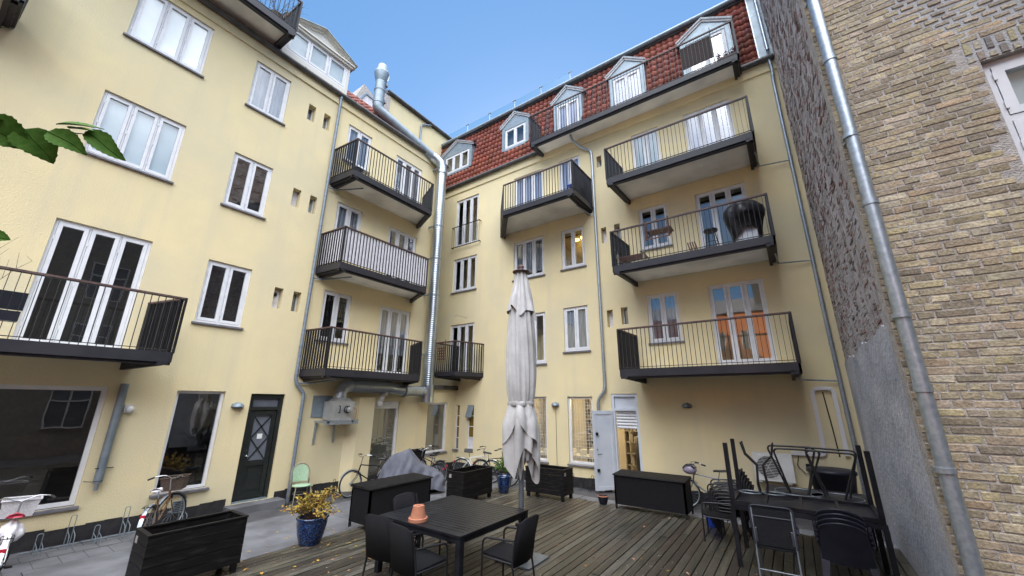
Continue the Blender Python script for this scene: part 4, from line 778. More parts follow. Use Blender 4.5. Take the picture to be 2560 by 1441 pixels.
q = MB(); q.box(XL + .06, XL + .62, 6.42, 7.05, 1.92, 2.42); q.hexa([(XL+.1,6.5,2.42),(XL+.6,6.5,2.42),(XL+.6,7.0,2.42),(XL+.1,7.0,2.42),(XL+.2,6.58,2.52),(XL+.5,6.58,2.52),(XL+.5,6.9,2.52),(XL+.2,6.9,2.52)]); q.build('casing', 'alu', FN)
q = MB(); q.box(XL + .01, XL + .03, 6.1, 6.75, 1.98, 2.58); q.build('back_plate', 'zinc', FN)
q = MB(); q.tube([(XL+.62, 6.8, 2.2), (XL+.8, 6.8, 2.2)], .075, 14); q.tube([(XL+.8, 6.8, 2.2), (XL+.84, 6.8, 2.2)], .05, 14); q.box(XL+.62, XL+.7, 6.86, 6.97, 2.24, 2.33); q.build('motor', 'alu', FN)
q = MB(); q.tube([(XL+.64, 6.8, 2.2), (XL+.66, 6.8, 2.2)], .1, 14); q.tube([(XL+.72, 6.8, 2.2), (XL+.74, 6.8, 2.2)], .086, 14); q.tube([(XL+.62, 6.56, 2.3), (XL+.68, 6.56, 2.3), (XL+.68, 6.56, 2.12), (XL+.62, 6.56, 2.12)], .014, 6); q.build('motor_ring', 'black', FN)
q = MB(); q.box(XL, XL+.66, 6.24, 6.3, 1.84, 1.9); q.box(XL, XL+.66, 6.98, 7.04, 1.84, 1.9); q.box(XL+.6, XL+.66, 6.2, 7.2, 1.8, 1.92); q.bar((XL+.05, 6.27, 1.84), (XL+.03, 6.27, 1.28), .05, .04); q.bar((XL+.05, 6.85, 1.84), (XL+.03, 6.85, 1.28), .05, .04); q.build('bracket', 'galv', FN)
q = MB(); q.tube([(XL+.66, 6.95, 2.28), (XL+.72, 7.05, 2.2), (XL+.7, 7.07, 2.0), (XL+.6, 7.0, 1.8), (XL+.5, 6.9, 1.74), (XL+.4, 6.75, 1.8)], .009, 6); q.build('cable', 'terra', FN)
def wall_lamp(P, u, z, label):
    t = thing('wall_lamp', P(u, z, 0), 0, label, 'wall lamp', 'half dome lamps on the yellow walls', world=True); mb = MB(); vs = []; n = 14
    for i in range(8):
        th = math.pi / 2 * i / 7
        for j in range(n + 1): a = math.pi * j / n; vs.append(P(u - .14 * math.cos(a) * math.cos(th), z + .0 + .11 * math.sin(th), .02 + .15 * math.sin(a) * math.cos(th)))
    mb.add(vs, [(i*(n+1)+j, i*(n+1)+j+1, (i+1)*(n+1)+j+1, (i+1)*(n+1)+j) for i in range(7) for j in range(n)], .5, True); fbox(mb, P, u-.12, u+.12, z-.02, z+.08, 0, .02); mb.build('hood', 'zinc', t)
    q = MB(); q.add([P(u - .12 * math.cos(math.pi*j/n), z - .002, .02 + .13 * math.sin(math.pi*j/n)) for j in range(n+1)], [tuple(range(n+1))]); fbox(q, P, u-.1, u+.1, z-.03, z-.004, .02, .08); q.build('diffuser', 'frost', t)
wall_lamp(PLf, 4.23, 2.28, 'grey half dome lamp on the left wall beside the black door')
wall_lamp(PBf, -6.6, 2.33, 'grey half dome lamp between the two barred windows, a cable running down from it')
wall_lamp(PBf, -2.45, 2.34, 'grey half dome lamp on the blank wall above the right bicycle')
q = MB(); q.tube([PBf(-6.6, 2.3, .01), PBf(-6.6, .2, .01)], .006, 6); q.build('lamp_cable', 'black', BB)
HO = thing('wall_hose', PLf(2.05, 2.7, 0), 0, 'grey ribbed hose hanging down the left wall beside the big shop window', 'hose', world=True)
q = MB(); pp = []; rs = []; z = 2.75
while z > .92: pp += [PLf(2.1 - .0 * z, z, .09), PLf(2.1, z - .012, .09)]; rs += [.062, .075]; z -= .024
q.tube(pp, rs, 12); q.build('ribbed_hose', 'zinc', HO); q = MB(); q.tube([PLf(2.1, .93, .09), PLf(2.1, .78, .09)], .035, 10); q.build('nozzle', 'galv', HO)
q = MB(); q.tube([PLf(2.0, 1.18, .17), PLf(2.28, 1.16, .02)], .008, 6); q.tube([PLf(1.92, .95, .01), PLf(2.0, .95, .17), PLf(2.15, .95, .17)], .006, 6); q.build('strap', 'black', HO)
q = MB(); fbox(q, PLf, 2.2, 2.34, 2.18, 2.34, 0, .05); q.ball(*PLf(2.28, 2.24, .09), .07, 10); q.build('floodlight', 'acwhite'); tag(bpy.data.objects['floodlight'], 'small white floodlight on the wall just right of the ribbed hose', 'floodlight')
AC = thing('air_conditioner', (-.6, YB - .2, .7), 0, 'white outdoor air conditioning unit with a round fan grille on the back wall', 'air conditioner', world=True)
q = MB(); q.box(-1.03, -.24, YB - .36, YB - .06, .7, 1.3); q.build('casing', 'acwhite', AC)
q = MB(); q.add([(-.73 + .235 * math.cos(a*math.pi/16), YB - .362, 1.0 + .235 * math.sin(a*math.pi/16)) for a in range(32)], [tuple(range(32))]); q.build('fan', 'black', AC)
q = MB()
for k in range(15): z = .76 + k * .034; hw = math.sqrt(max(0, .26**2 - (z - 1.0)**2)); q.box(-.73 - hw, -.73 + hw, YB - .375, YB - .366, z - .004, z + .004)
for k in range(6): a = k * math.pi / 3; q.bar((-.73, YB - .377, 1), (-.73 + .25*math.cos(a), YB - .377, 1 + .25*math.sin(a)), .006, .006)
q.build('grille', 'acwhite', AC); q = MB(); q.box(-.98, -.9, YB-.34, YB, .66, .7); q.box(-.4, -.32, YB-.34, YB, .66, .7); q.build('bracket', 'acwhite', AC)
CO = thing('pipe_trunking', (.5, YB, 1.4), 0, 'white plastic pipe trunking bent in a tall hairpin on the back wall', 'pipe trunking', world=True)
q = MB(); pth = [(-.24, 1.32), (.33, 1.32), (.40, 1.36), (.40, 2.70), (.44, 2.77), (.52, 2.8), (.70, 2.8), (.77, 2.77), (.80, 2.7), (.80, 1.33), (.4, 1.25)]
for (a, b), (c, d) in list(zip(pth, pth[1:]))[:-1]: q.bar(PBf(a, b, .035), PBf(c, d, .035), .085, .07, (0, 1, 0))
q.build('trunking', 'conduit', CO); q = MB(); q.tube([PBf(.60, 2.72, .02), PBf(.64, 1.9, .02), PBf(.66, 1.3, .02)], .012, 6); q.box(.0, .09, YB-.06, YB, .98, 1.1); q.tube([PBf(-.1, 1.28, .03), PBf(-.16, 1.05, .04), PBf(-.02, .88, .05), PBf(.08, .92, .05), PBf(.06, 1.02, .04)], .008, 6); q.build('cable', 'black', CO)
q = MB(); q.tube([PBf(-10.75, 5.83, .0), PBf(-11.0, 5.9, .35), PBf(-11.1, 5.85, .4)], .006, 6); q.build('wire', 'black', BB)
# ================================================================ YARD FURNITURE
def leafq(q, p, d, ln, wd, c=.5, up=None):
    d = d.normalized(); s = d.cross(up or Vector((rnd.uniform(-1,1), rnd.uniform(-1,1), 1))).normalized(); n = s.cross(d) * ln * .12
    q.add([p, p + d*ln*.35 + s*wd*.5 + n, p + d*ln*.7 + s*wd*.38, p + d*ln - n, p + d*ln*.7 - s*wd*.38, p + d*ln*.35 - s*wd*.5 + n, p + d*ln*.5 - n*.3], [(0,1,6),(1,2,6),(2,3,6),(3,4,6),(4,5,6),(5,0,6)], c)
def planter(loc, rz, label, W=.56, Ln=1.15, Hh=.72):
    t = thing('wooden_planter', (*loc, DZ), rz, label, 'planter', 'black wooden planters on the deck')
    q = MB(); n = 5; z0 = .12
    for k in range(n):
        a = z0 + (Hh - z0) * k / n; b = z0 + (Hh - z0) * (k + 1) / n - .006
        q.box(-W/2, -W/2+.02, -Ln/2, Ln/2, a, b); q.box(W/2-.02, W/2, -Ln/2, Ln/2, a, b); q.box(-W/2+.02, W/2-.02, -Ln/2, -Ln/2+.02, a, b); q.box(-W/2+.02, W/2-.02, Ln/2-.02, Ln/2, a, b)
    q.build('plank_box', 'pwood', t)
    q = MB(); q.box(-W/2-.01, -W/2+.045, -Ln/2-.01, Ln/2+.01, Hh, Hh+.018); q.box(W/2-.045, W/2+.01, -Ln/2-.01, Ln/2+.01, Hh, Hh+.018); q.box(-W/2+.045, W/2-.045, -Ln/2-.01, -Ln/2+.045, Hh, Hh+.018); q.box(-W/2+.045, W/2-.045, Ln/2-.045, Ln/2+.01, Hh, Hh+.018); q.build('rim', 'pwood', t)
    q = MB(); r2_ = random.Random(int(loc[0]*100)); [leafq(q, Vector((r2_.uniform(-W/2+.06, W/2-.06), r2_.uniform(-Ln/2+.08, Ln/2-.08), Hh-.19)), Vector((r2_.uniform(-1,1), r2_.uniform(-1,1), r2_.uniform(0,.6))), .05, .03) for _ in range(45)]; q.build('dead_leaves', 'leafo', t)
    for sx in (-1, 1):
        for sy in (-1, 1): l = MB(); l.box(sx*(W/2-.05)-.035, sx*(W/2-.05)+.035, sy*(Ln/2-.06)-.035, sy*(Ln/2-.06)+.035, 0, Hh-.02); l.build('leg', 'pwood', t)
    q = MB(); q.box(-W/2+.02, W/2-.02, -Ln/2+.02, Ln/2-.02, .3, Hh-.2); q.build('soil', 'soil', t)
    q = MB(); q.box(-.21, -.13, -Ln/2-.004, -Ln/2, Hh-.14, Hh-.06); q.build('metal_label', 'label', t); return t
planter((-7.36, 2.54), 0, 'black wooden planter nearest the camera, at the left of the deck')
planter((-7.22, 8.43), 0, 'black wooden planter in front of the corner bicycles, left of the parasol')
planter((-5.72, 9.93), math.pi/2, 'black wooden planter under the barred window, behind the parasol')
def cbox(loc, rz, label, W=.62, Ln=1.62, Hh=.76):
    t = thing('cushion_box', (*loc, DZ), rz, label, 'storage box', 'black rattan storage boxes')
    q = MB(); q.box(-W/2, W/2, -Ln/2, Ln/2, .1, Hh-.03); q.build('body', 'rattan', t)
    q = MB(); q.hexa([(-W/2-.03,-Ln/2-.03,Hh-.03),(W/2+.03,-Ln/2-.03,Hh-.03),(W/2+.03,Ln/2+.03,Hh-.03),(-W/2-.03,Ln/2+.03,Hh-.03),(-W/2-.02,-Ln/2-.02,Hh+.02),(W/2+.02,-Ln/2-.02,Hh-.005),(W/2+.02,Ln/2+.02,Hh-.005),(-W/2-.02,Ln/2+.02,Hh+.02)]); q.build('lid', 'pwood', t)
    for sx in (-1, 1):
        for sy in (-1, 1): l = MB(); l.box(sx*(W/2-.02)-.02, sx*(W/2-.02)+.02, sy*(Ln/2-.02)-.02, sy*(Ln/2-.02)+.02, 0, Hh-.04); l.build('leg', 'black', t)
    return t
cbox((-7.42, 6.12), 0, 'black rattan storage box with lid, behind the dining table')
cbox((-3.07, 10.19), -math.pi/2, 'black rattan storage box with lid, beside the open pale door')
# dining table
T = thing('dining_table', (-4.64, 5.08, DZ), 0, 'black slatted dining table on the deck with a terracotta pot on it', 'table', world=True)
x0, x1, y0, y1, zt = -5.48, -3.80, 4.28, 5.90, .77
q = MB(); n = 17
for k in range(n): a = y0 + .06 + (y1 - y0 - .12) * k / n; q.box(x0 + .06, x1 - .06, a + .005, a + (y1-y0-.12)/n - .005, zt - .022, zt - .002)
q.build('slatted_top', 'tabletop', T)
q = MB(); q.box(x0, x1, y0, y0+.06, zt-.03, zt); q.box(x0, x1, y1-.06, y1, zt-.03, zt); q.box(x0, x0+.06, y0+.06, y1-.06, zt-.03, zt); q.box(x1-.06, x1, y0+.06, y1-.06, zt-.03, zt)
q.box(x0+.02, x1-.02, y0+.02, y0+.04, zt-.1, zt-.03); q.box(x0+.02, x1-.02, y1-.04, y1-.02, zt-.1, zt-.03); q.box(x0+.02, x0+.04, y0+.04, y1-.04, zt-.1, zt-.03); q.box(x1-.04, x1-.02, y0+.04, y1-.04, zt-.1, zt-.03); q.build('frame', 'tabletop', T)
for x in (x0+.045, x1-.045):
    for y in (y0+.045, y1-.045): l = MB(); l.box(x-.04, x+.04, y-.04, y+.04, DZ, zt-.03); l.build('leg', 'tabletop', T)
P = thing('terracotta_pot', (-4.76, 4.42, zt), 0, 'terracotta flower pot standing upside down on the dining table', 'flower pot')
q = MB(); q.lathe([(.018, .17), (.018, .205), (.078, .205), (.08, .20), (.114, .05), (.134, .05), (.138, .045), (.138, .004), (.12, .0)], 0, 0, 40, smooth=False); q.build('pot', 'terra', P)
# armchair: seat, back, two arm loops
def rl_(pts, k=6, e=.07):
    P_ = [Vector(p) for p in pts]; o = [P_[0]]
    for i in range(1, len(P_)-1):
        a, c, d = P_[i-1], P_[i], P_[i+1]; r_ = min(e, (a-c).length*.45, (d-c).length*.45); q0 = c+(a-c).normalized()*r_; q1 = c+(d-c).normalized()*r_
        o += [q0*(1-s/k)**2 + c*2*(s/k)*(1-s/k) + q1*(s/k)**2 for s in range(k+1)]
    return o + [P_[-1]]
def armchair(loc, rz, label, group='black woven armchairs at the dining table', m='rattan'):
    t = thing('armchair', (*loc, DZ) if len(loc) == 2 else loc, rz, label, 'chair', group)
    q = MB(); q.hexa([(-.25,-.22,.40),(.25,-.22,.40),(.25,.25,.43),(-.25,.25,.43),(-.25,-.22,.425),(.25,-.22,.425),(.25,.25,.455),(-.25,.25,.455)]); q.build('seat', m, t)
    q = MB(); n = 10; vs = []
    for i in range(n + 1):
        u = -1 + 2 * i / n; zt_ = .92 - .05 * abs(u) ** 4
        for z, yb in ((.36, -.235), (.62, -.275), (zt_, -.34)): vs += [(u*.255, yb - .035*(1-u*u), z), (u*.255, yb - .035*(1-u*u) - .03, z)]
    fs = []
    for i in range(n):
        a = 6*i; b = a + 6
        for k in (0, 2): fs += [(a+k, b+k, b+k+2, a+k+2), (a+k+1, a+k+3, b+k+3, b+k+1)]
        fs += [(a+4, b+4, b+5, a+5), (a, a+1, b+1, b)]
    fs += [(0,2,3,1), (2,4,5,3), (6*n,6*n+1,6*n+3,6*n+2), (6*n+2,6*n+3,6*n+5,6*n+4)]
    q.add(vs, fs, .5, True); q.build('backrest', m, t)
    for s in (-1, 1):
        q = MB(); q.tube(rl_([(s*.27, .24, 0), (s*.27, .23, .64), (s*.275, -.27, .67)], e=.09), .014, 8); q.build('arm_and_front_leg', 'black', t)
        q = MB(); q.tube([(s*.26, -.30, 0), (s*.255, -.235, .4), (s*.255, -.275, .66), (s*.25, -.33, .88)], .014, 8); q.build('rear_leg', 'black', t)
        q = MB(); q.tube([(s*.262, -.23, .40), (s*.268, .235, .41)], .012, 8); q.build('seat_rail', 'black', t)
    return t
armchair((-3.58, 5.02), math.pi/2 + .06, 'black woven armchair right of the dining table, turned side on')
armchair((-5.3, 4.95), -math.pi/2 + .1, 'black woven armchair behind the dining table, only its curved back showing')
armchair((-4.98, 4.2), .1, 'black woven armchair at the near left corner of the dining table')
armchair((-4.33, 4.1), -.12, 'black woven armchair in front, just below the terracotta pot')
# ---------------------------------------------------------------- parasol
PA = thing('parasol', (-3.97, 5.95, DZ), 0, 'tall closed off-white parasol tied round its grey pole behind the dining table', 'parasol', world=True)
px_, py_ = -3.97, 5.95
q = MB(); q.box(-4.3, -3.64, 5.66, 6.28, DZ+.005, DZ+.025); q.build('base_plate', 'pole', PA)
q = MB(); q.tube([(px_, py_, DZ+.02), (px_, py_, 4.95)], .045, 16); q.build('pole', 'pole', PA); q = MB(); q.tube([(px_, py_, .03), (px_, py_, .52)], .06, 16); q.lathe([(.0,.5),(.1,.5),(.1,.53),(.0,.54)], px_, py_, 18); q.build('stand_tube', 'pole', PA)
def fold(nf, amp, ph=0, hem=None, sk=0):
    def f(r, z, a, k):
        w = .5 + .5 * math.cos(nf * a + ph + .35 * math.sin(3 * a + z)); rr = r * (1 - amp + amp * w ** .7) + r * .06 * math.sin(5 * a + 2.3 * z + ph) * min(1, k * .4)
        return rr, z + (hem(a) if hem and k >= sk else 0)
    return f
vc = MB(); vc.lathe([(0.090, 4.88), (0.117, 4.82), (0.153, 4.65), (0.194, 4.45), (0.243, 4.27), (0.270, 4.15), (0.288, 4.06)], px_, py_, 96, fn=fold(8, .26, .4, lambda a: .07 * math.cos(4 * a + .9) + .03 * math.sin(7 * a) - .05 * math.cos(a - .5), 4)); vc.build('top_vent_cloth', 'cloth', PA)
mc = MB(); mc.lathe([(0.117, 4.60), (0.153, 4.45), (0.198, 4.25), (0.225, 4.0), (0.248, 3.75), (0.266, 3.45), (0.275, 3.1), (0.270, 2.85), (0.257, 2.6), (0.230, 2.47), (0.221, 2.42)], px_, py_, 96, fn=lambda r, z, a, k: (r * (.80 + .2 * abs(math.cos(5.5 * a + .5 * math.sin(z * 1.7) + .6)) ** .5 + .05 * math.sin(17 * a + z * 3)), z)); mc.build('canopy', 'cloth', PA)
def hem2(a): return .12 - .24 * (abs(math.sin(1.5 * a + .5)) ** 4) + .16 * math.cos(2 * a + 1.2) + .06 * math.sin(5 * a)
mk = MB(); mk.lathe([(0.221, 2.44), (0.225, 2.40), (0.270, 2.30), (0.310, 2.12), (0.329, 1.95), (0.324, 1.8), (0.315, 1.62), (0.297, 1.42)], px_, py_, 96, fn=lambda r, z, a, k: (lambda q: (q[0], q[1] + hem2(a) * max(0, (k - 2) / 5) ** 1.3))(fold(7, .30, 2.1)(r, z, a, k))); mk.build('skirt', 'cloth', PA)
mk = MB(); mk.lathe([(0.216, 2.42), (0.261, 2.3), (0.338, 2.15), (0.342, 1.98), (0.347, 1.86)], px_, py_, 96, fn=lambda r, z, a, k: (lambda q: (q[0], q[1] + .20 * math.cos(2 * a + 2.2) * k / 4 + .05 * math.cos(5 * a) * k / 4))(fold(6, .26, .3)(r, z, a, k))); mk.build('outer_flap', 'cloth', PA)
mk = MB(); mk.lathe([(0.180, 2.3), (0.216, 2.0), (0.225, 1.8), (0.207, 1.6), (0.180, 1.44)], px_, py_, 72, fn=lambda r, z, a, k: (lambda q: (q[0], q[1] + (.16 * math.cos(4 * a + 1) + .1 * math.sin(7 * a)) * k / 4))(fold(9, .4, .8)(r, z, a, k))); mk.build('inner_cloth', 'cloth', PA)
q = MB(); q.lathe([(0.236, 2.46), (0.243, 2.44), (0.241, 2.40), (0.232, 2.38)], px_, py_, 40, fn=fold(8, .1, 1.1)); q.build('tie_band', 'cloth', PA)
q = MB(); q.lathe([(.0, 4.87), (.165, 4.87), (.17, 4.885), (.06, 4.92), (.035, 4.94), (.055, 4.97), (.055, 5.0), (.02, 5.03), (0, 5.03)], px_, py_, 20); q.build('finial', 'hardwood', PA)
# ---------------------------------------------------------------- pots and plants
def pot(loc, r, h, label, m='bluepot', base=GZ, name='blue_pot', rim=None):
    t = thing(name, (*loc, base), 0, label, 'flower pot'); q = MB()
    q.lathe([(0, 0), (r*.62, 0), (r*.68, h*.05), (r*.86, h*.4), (r*.97, h*.75), (r*.98, h*.9), (r*1.04, h*.95), (r*1.04, h), (r*.92, h), (r*.88, h*.88)], 0, 0, 32); q.build('pot', m, t)
    q = MB(); q.disc(0, 0, h*.88, r*.9, 24); q.build('soil', 'soil', t)
    if rim: q = MB(); q.lathe([(r*1.05, h*.93), (r*1.06, h*1.01), (r*.9, h*1.01)], 0, 0, 24); q.build('rim', rim, t)
    return t
bp = pot((-7.42, 4.36), .26, .45, 'speckled blue glazed pot holding a yellow-leaved shrub on the deck edge', base=DZ - .02)
PLt = thing('yellow_shrub', (-7.42, 4.36, .4), 0, 'small shrub with yellow autumn leaves and red-brown twigs in the near blue pot', 'shrub')
st = MB(); lv = MB(); lo2 = MB()
for i in range(70):
    a = rnd.uniform(0, 6.28); e = rnd.uniform(.15, 1.35); L_ = rnd.uniform(.28, .62) * (1 if e > .6 else 1.05); d = Vector((math.cos(a)*math.cos(e), math.sin(a)*math.cos(e), math.sin(e)*.95)); b0 = Vector((math.cos(a)*.07*rnd.random(), math.sin(a)*.07*rnd.random(), 0)); pts = [b0]
    for k in range(1, 6): pts.append(b0 + d * L_ * k / 5 + Vector((0, 0, .07 * math.sin(k/5*3.1))) + Vector((rnd.uniform(-.014,.014), rnd.uniform(-.014,.014), 0)))
    st.tube(pts, [.004, .004, .003, .003, .002, .0015], 4)
    for k in range(rnd.randint(14, 24)):
        s_ = rnd.uniform(.35, 1) * 5; j = min(4, int(s_)); p = pts[j].lerp(pts[j+1], s_ - j); dd = Vector((rnd.uniform(-1,1), rnd.uniform(-1,1), rnd.uniform(-.4,.9)))
        leafq(lv if rnd.random() < .5 else lo2, p, dd, rnd.uniform(.035,.075), rnd.uniform(.02,.036))
st.build('stems', 'bark', PLt); lv.build('yellow_leaves', 'leafy', PLt); lo2.build('olive_leaves', 'leafo', PLt)
pot((-7.0, 9.62), .19, .42, 'dark blue glazed pot by the second planter, partly behind the parasol cloth', base=DZ)
tb = pot((-7.45, 10.25), .24, .5, 'dark tub holding a green bush near the corner bicycles', m='plastic', name='plant_tub', base=GZ)
GB_ = thing('green_bush', (-7.45, 10.25, .36), 0, 'small bright green bush in the dark tub left of the parasol', 'shrub'); lv = MB(); st = MB()
for i in range(26):
    a = rnd.uniform(0, 6.28); e = rnd.uniform(.5, 1.5); d = Vector((math.cos(a)*math.cos(e), math.sin(a)*math.cos(e), math.sin(e))); L_ = rnd.uniform(.3,.65); st.tube([Vector((0,0,0)), d*L_], [.004,.002], 4)
    for k in range(12): leafq(lv, d*L_*rnd.uniform(.35,1), Vector((rnd.uniform(-1,1), rnd.uniform(-1,1), rnd.uniform(-.3,1))), rnd.uniform(.05,.09), rnd.uniform(.03,.05))
st.build('stems', 'twig', GB_); lv.build('leaves', 'leafg', GB_)
pot((-4.27, 10.08), .13, .19, 'small dark pot with a terracotta rim on the path before the open door', m='plastic', name='small_pot', rim='terra', base=DZ)
pot((-1.72, 9.75), .17, .36, 'bright blue bucket on the path behind the stacked armchairs', m='blueplastic', name='blue_bucket')
tub = thing('black_tub', (.42, 11.2, GZ), 0, 'big black conical tub with a lid in the right corner of the yard', 'tub')
q = MB(); q.lathe([(0,0),(.27,0),(.40,1.12),(.43,1.13),(.43,1.18),(.40,1.2),(0,1.23)], 0, 0, 32); q.build('tub', 'plastic', tub)
# ---------------------------------------------------------------- bicycles
def bike(loc, rz, label, paint='bikeblack', basket=None, saddle='saddle', front=None, steer=0., step=False, guard='zinc', lean=0., z=GZ, rim='galv', r=.34, baskoff=0.):
    t = thing('bicycle', (*loc, z), rz, label, 'bicycle', 'bicycles parked in the yard'); t.rotation_euler = (lean, 0, rz)
    wb = .54; fx, bx = wb, -wb; hd_b = Vector((.36, 0, .60)); hd_t = Vector((.31, 0, .80)); bb = Vector((-.10, 0, .30)); st_ = Vector((-.24, 0, .74)); sdl = Vector((-.28, 0, .90))
    def wheel(x, ang, name='wheel'):
        w_ = MB(); n = 36; rt = Matrix.Translation((x, 0, r)) @ Matrix.Rotation(ang, 4, 'Z')
        w_.tube([(r*.975*math.cos(2*math.pi*k/n), 0, r*.975*math.sin(2*math.pi*k/n)) for k in range(n)], .019, 8, closed=True); w_.xf(rt); wo = w_.build(name, 'rubber', t)
        w_ = MB(); w_.tube([(r*.90*math.cos(2*math.pi*k/n), 0, r*.90*math.sin(2*math.pi*k/n)) for k in range(n)], .012, 6, closed=True); w_.xf(rt); w_.build('rim', rim, wo)
        w_ = MB(); w_.tube([(0,-.045,0),(0,.045,0)], .022, 8)
        for k in range(24): a = 2*math.pi*k/24; sg = .03 if k % 2 else -.03; w_.tube([(.02*math.cos(a+.9), sg, .02*math.sin(a+.9)), (r*.9*math.cos(a), 0, r*.9*math.sin(a))], .0016, 3, cap=False)
        w_.xf(rt); w_.build('spokes', 'galv', wo)
        w_ = MB(); rr = r + .03; a0, a1 = (.35, 2.9) if x < 0 else (.5, 2.5); pr = []
        for k in range(15):
            a = a0 + (a1 - a0) * k / 14; pr.append([(rr*math.cos(a), -.03, rr*math.sin(a)-.008), (rr*math.cos(a), 0, rr*math.sin(a)+.008), (rr*math.cos(a), .03, rr*math.sin(a)-.008)])
        w_.add([p for c in pr for p in c], [(3*k+j, 3*k+j+1, 3*k+j+4, 3*k+j+3) for k in range(14) for j in (0,1)], .5, True); w_.xf(rt); w_.build('mudguard', guard, wo)
    wheel(bx, 0); wheel(fx, steer)
    q = MB(); tb_ = .016
    q.tube([hd_b, bb], tb_, 8); q.tube([bb, st_], tb_*.9, 8)
    q.tube([hd_t if not step else hd_b + Vector((0,0,.06)), st_ - Vector((0,0,.02)) if not step else bb + Vector((-.06,0,.18))], tb_*.9, 8); q.tube([hd_b, hd_t], .019, 8)
    for s in (-1, 1): q.tube([bb + Vector((0,s*.03,0)), (bx, s*.06, r)], .009, 6); q.tube([st_ + Vector((0,s*.015,-.04)), (bx, s*.06, r)], .008, 6)
    q.build('frame', paint, t)
    q = MB(); ca, sa = math.cos(steer), math.sin(steer)
    for s in (-1, 1): q.tube([hd_b + Vector((.0, s*.035, .0)), hd_b + Vector((.05, s*.045, -.12)), (fx*.98, s*.05, r)], .010, 6)
    q.build('fork', paint, t)
    q = MB(); h0 = Vector((.27, 0, 1.0)); hb = [(.10,-.30),(.0,-.26),(-.02,-.16),(.06,-.06),(.09,0),(.06,.06),(-.02,.16),(.0,.26),(.10,.30)]
    Rm = Matrix.Rotation(steer, 3, 'Z'); f = lambda a, b, z_: h0 + Rm @ Vector((-a + .02, b, z_))
    q.tube([hd_t, h0], .012, 8); q.tube([f(.14,-.30,.04), f(.06,-.27,.06), f(-.03,-.17,.06), f(-.03,-.07,.02), f(0,0,0), f(-.03,.07,.02), f(-.03,.17,.06), f(.06,.27,.06), f(.14,.30,.04)], .011, 8); q.build('handlebar', 'chrome', t)
    for s in (-1, 1):
        g_ = MB(); g_.tube([f(.10, s*.285, .05), f(.20, s*.315, .025)], .017, 8); g_.build('grip', 'rubber', t)
    q = MB(); q.tube([st_, sdl], .011, 8); q.build('seat_post', 'chrome', t)
    q = MB(); vs = []; sec = [(.14,.018,.0),(.10,.03,.012),(.02,.045,.015),(-.06,.085,.02),(-.12,.095,.03),(-.15,.07,.03)]
    for x_, w_, z_ in sec: vs += [sdl + Vector((x_, -w_, z_-.03)), sdl + Vector((x_, -w_*.7, z_+.01)), sdl + Vector((x_, 0, z_+.02)), sdl + Vector((x_, w_*.7, z_+.01)), sdl + Vector((x_, w_, z_-.03))]
    fs = [(5*i+j, 5*i+j+1, 5*i+j+6, 5*i+j+5) for i in range(5) for j in range(4)] + [(5*i+4, 5*i, 5*i+5, 5*i+9) for i in range(5)] + [(0,1,2,3,4), (29,28,27,26,25)]
    q.add(vs, fs, .5, True); q.build('saddle', saddle, t)
    q = MB(); q.tube([bb + Vector((0,-.06,0)), bb + Vector((0,.06,0))], .03, 10); q.tube([bb + Vector((0,-.065,0)), bb + Vector((.12,-.07,-.12))], .009, 6); q.tube([bb + Vector((0,.065,0)), bb + Vector((-.12,.07,.12))], .009, 6)
    q.box(bb.x+.08, bb.x+.16, -.15, -.07, bb.z-.135, bb.z-.11); q.box(bb.x-.16, bb.x-.08, .07, .15, bb.z+.11, bb.z+.135); q.lathe([(.0,0),(.085,0),(.085,.006),(0,.006)], 0, 0, 20); k0 = len(q.v) - 80
    for i in range(k0, len(q.v)): x_, y_, z_ = q.v[i]; q.v[i] = (bb.x + x_, -.045 + z_, bb.z + y_)
    q.box(bx, bb.x, -.055, -.045, r-.045, r+.03); q.build('crank_and_chain_guard', 'black', t)
    q = MB()
    for s in (-1, 1): q.tube([(st_.x-.02, s*.03, .66), (bx-.02, s*.06, .70), (bx-.2, s*.06, .70)], .006, 5); q.tube([(bx, s*.06, r), (bx-.08, s*.06, .70)], .005, 5); q.tube([(bx-.2, -.06, .70), (bx-.2, .06, .70)], .006, 5)
    q.tube([(bx-.02, .0, .70), (bx-.2, .0, .70)], .006, 5); q.build('rear_rack', 'black', t)
    q = MB(); q.box(bx-.3, bx-.27, -.03, .03, .55, .60); q.build('rear_light', 'red', t)
    q = MB(); q.tube([hd_b + Vector((.06,0,.04)), hd_b + Vector((.11,0,.04))], .032, 10); q.build('headlamp', 'black', t)
    q = MB(); q.tube([(bb.x-.02, .04, .28), (bb.x-.06, .16, .0)], .007, 5); q.build('kickstand', 'galv', t)
    if basket:
        q = MB(); cx = .54 + baskoff; a, b, zb, h = .17, .20, .76, .24
        ri = [(cx-a*.85,-b*.8,zb),(cx+a*.85,-b*.8,zb),(cx+a*.85,b*.8,zb),(cx-a*.85,b*.8,zb)]; ro = [(cx-a,-b,zb+h),(cx+a,-b,zb+h),(cx+a,b,zb+h),(cx-a,b,zb+h)]
        q.add(ri + ro, [(0,3,2,1),(0,1,5,4),(1,2,6,5),(2,3,7,6),(3,0,4,7)]); 
        for k in range(4): q.tube([ro[k], ro[(k+1) % 4]], .014, 6)
        q.build('basket', basket, t)
    return t
bk1 = bike((-9.75, 1.03), math.pi - .12, 'white bicycle with a red saddle and white front basket at the left edge', 'bikewhite', 'wbasket', 'redsaddle', step=True, guard='bikewhite', steer=.2, lean=.04)
q = MB()
q.lathe([(.02,.86),(.05,.82),(.09,.78),(.12,.72),(.13,.66),(.10,.60),(.05,.57),(0,.565)], -.32, 0, 40, fn=lambda r, z, a, k: (r*(1+.16*math.sin(5*a+k*1.3)+.09*math.sin(11*a-k*2)), z+.012*math.sin(7*a+k)))   # plastic bag tied under the saddle
q.build('plastic_bag', 'grime', bk1)
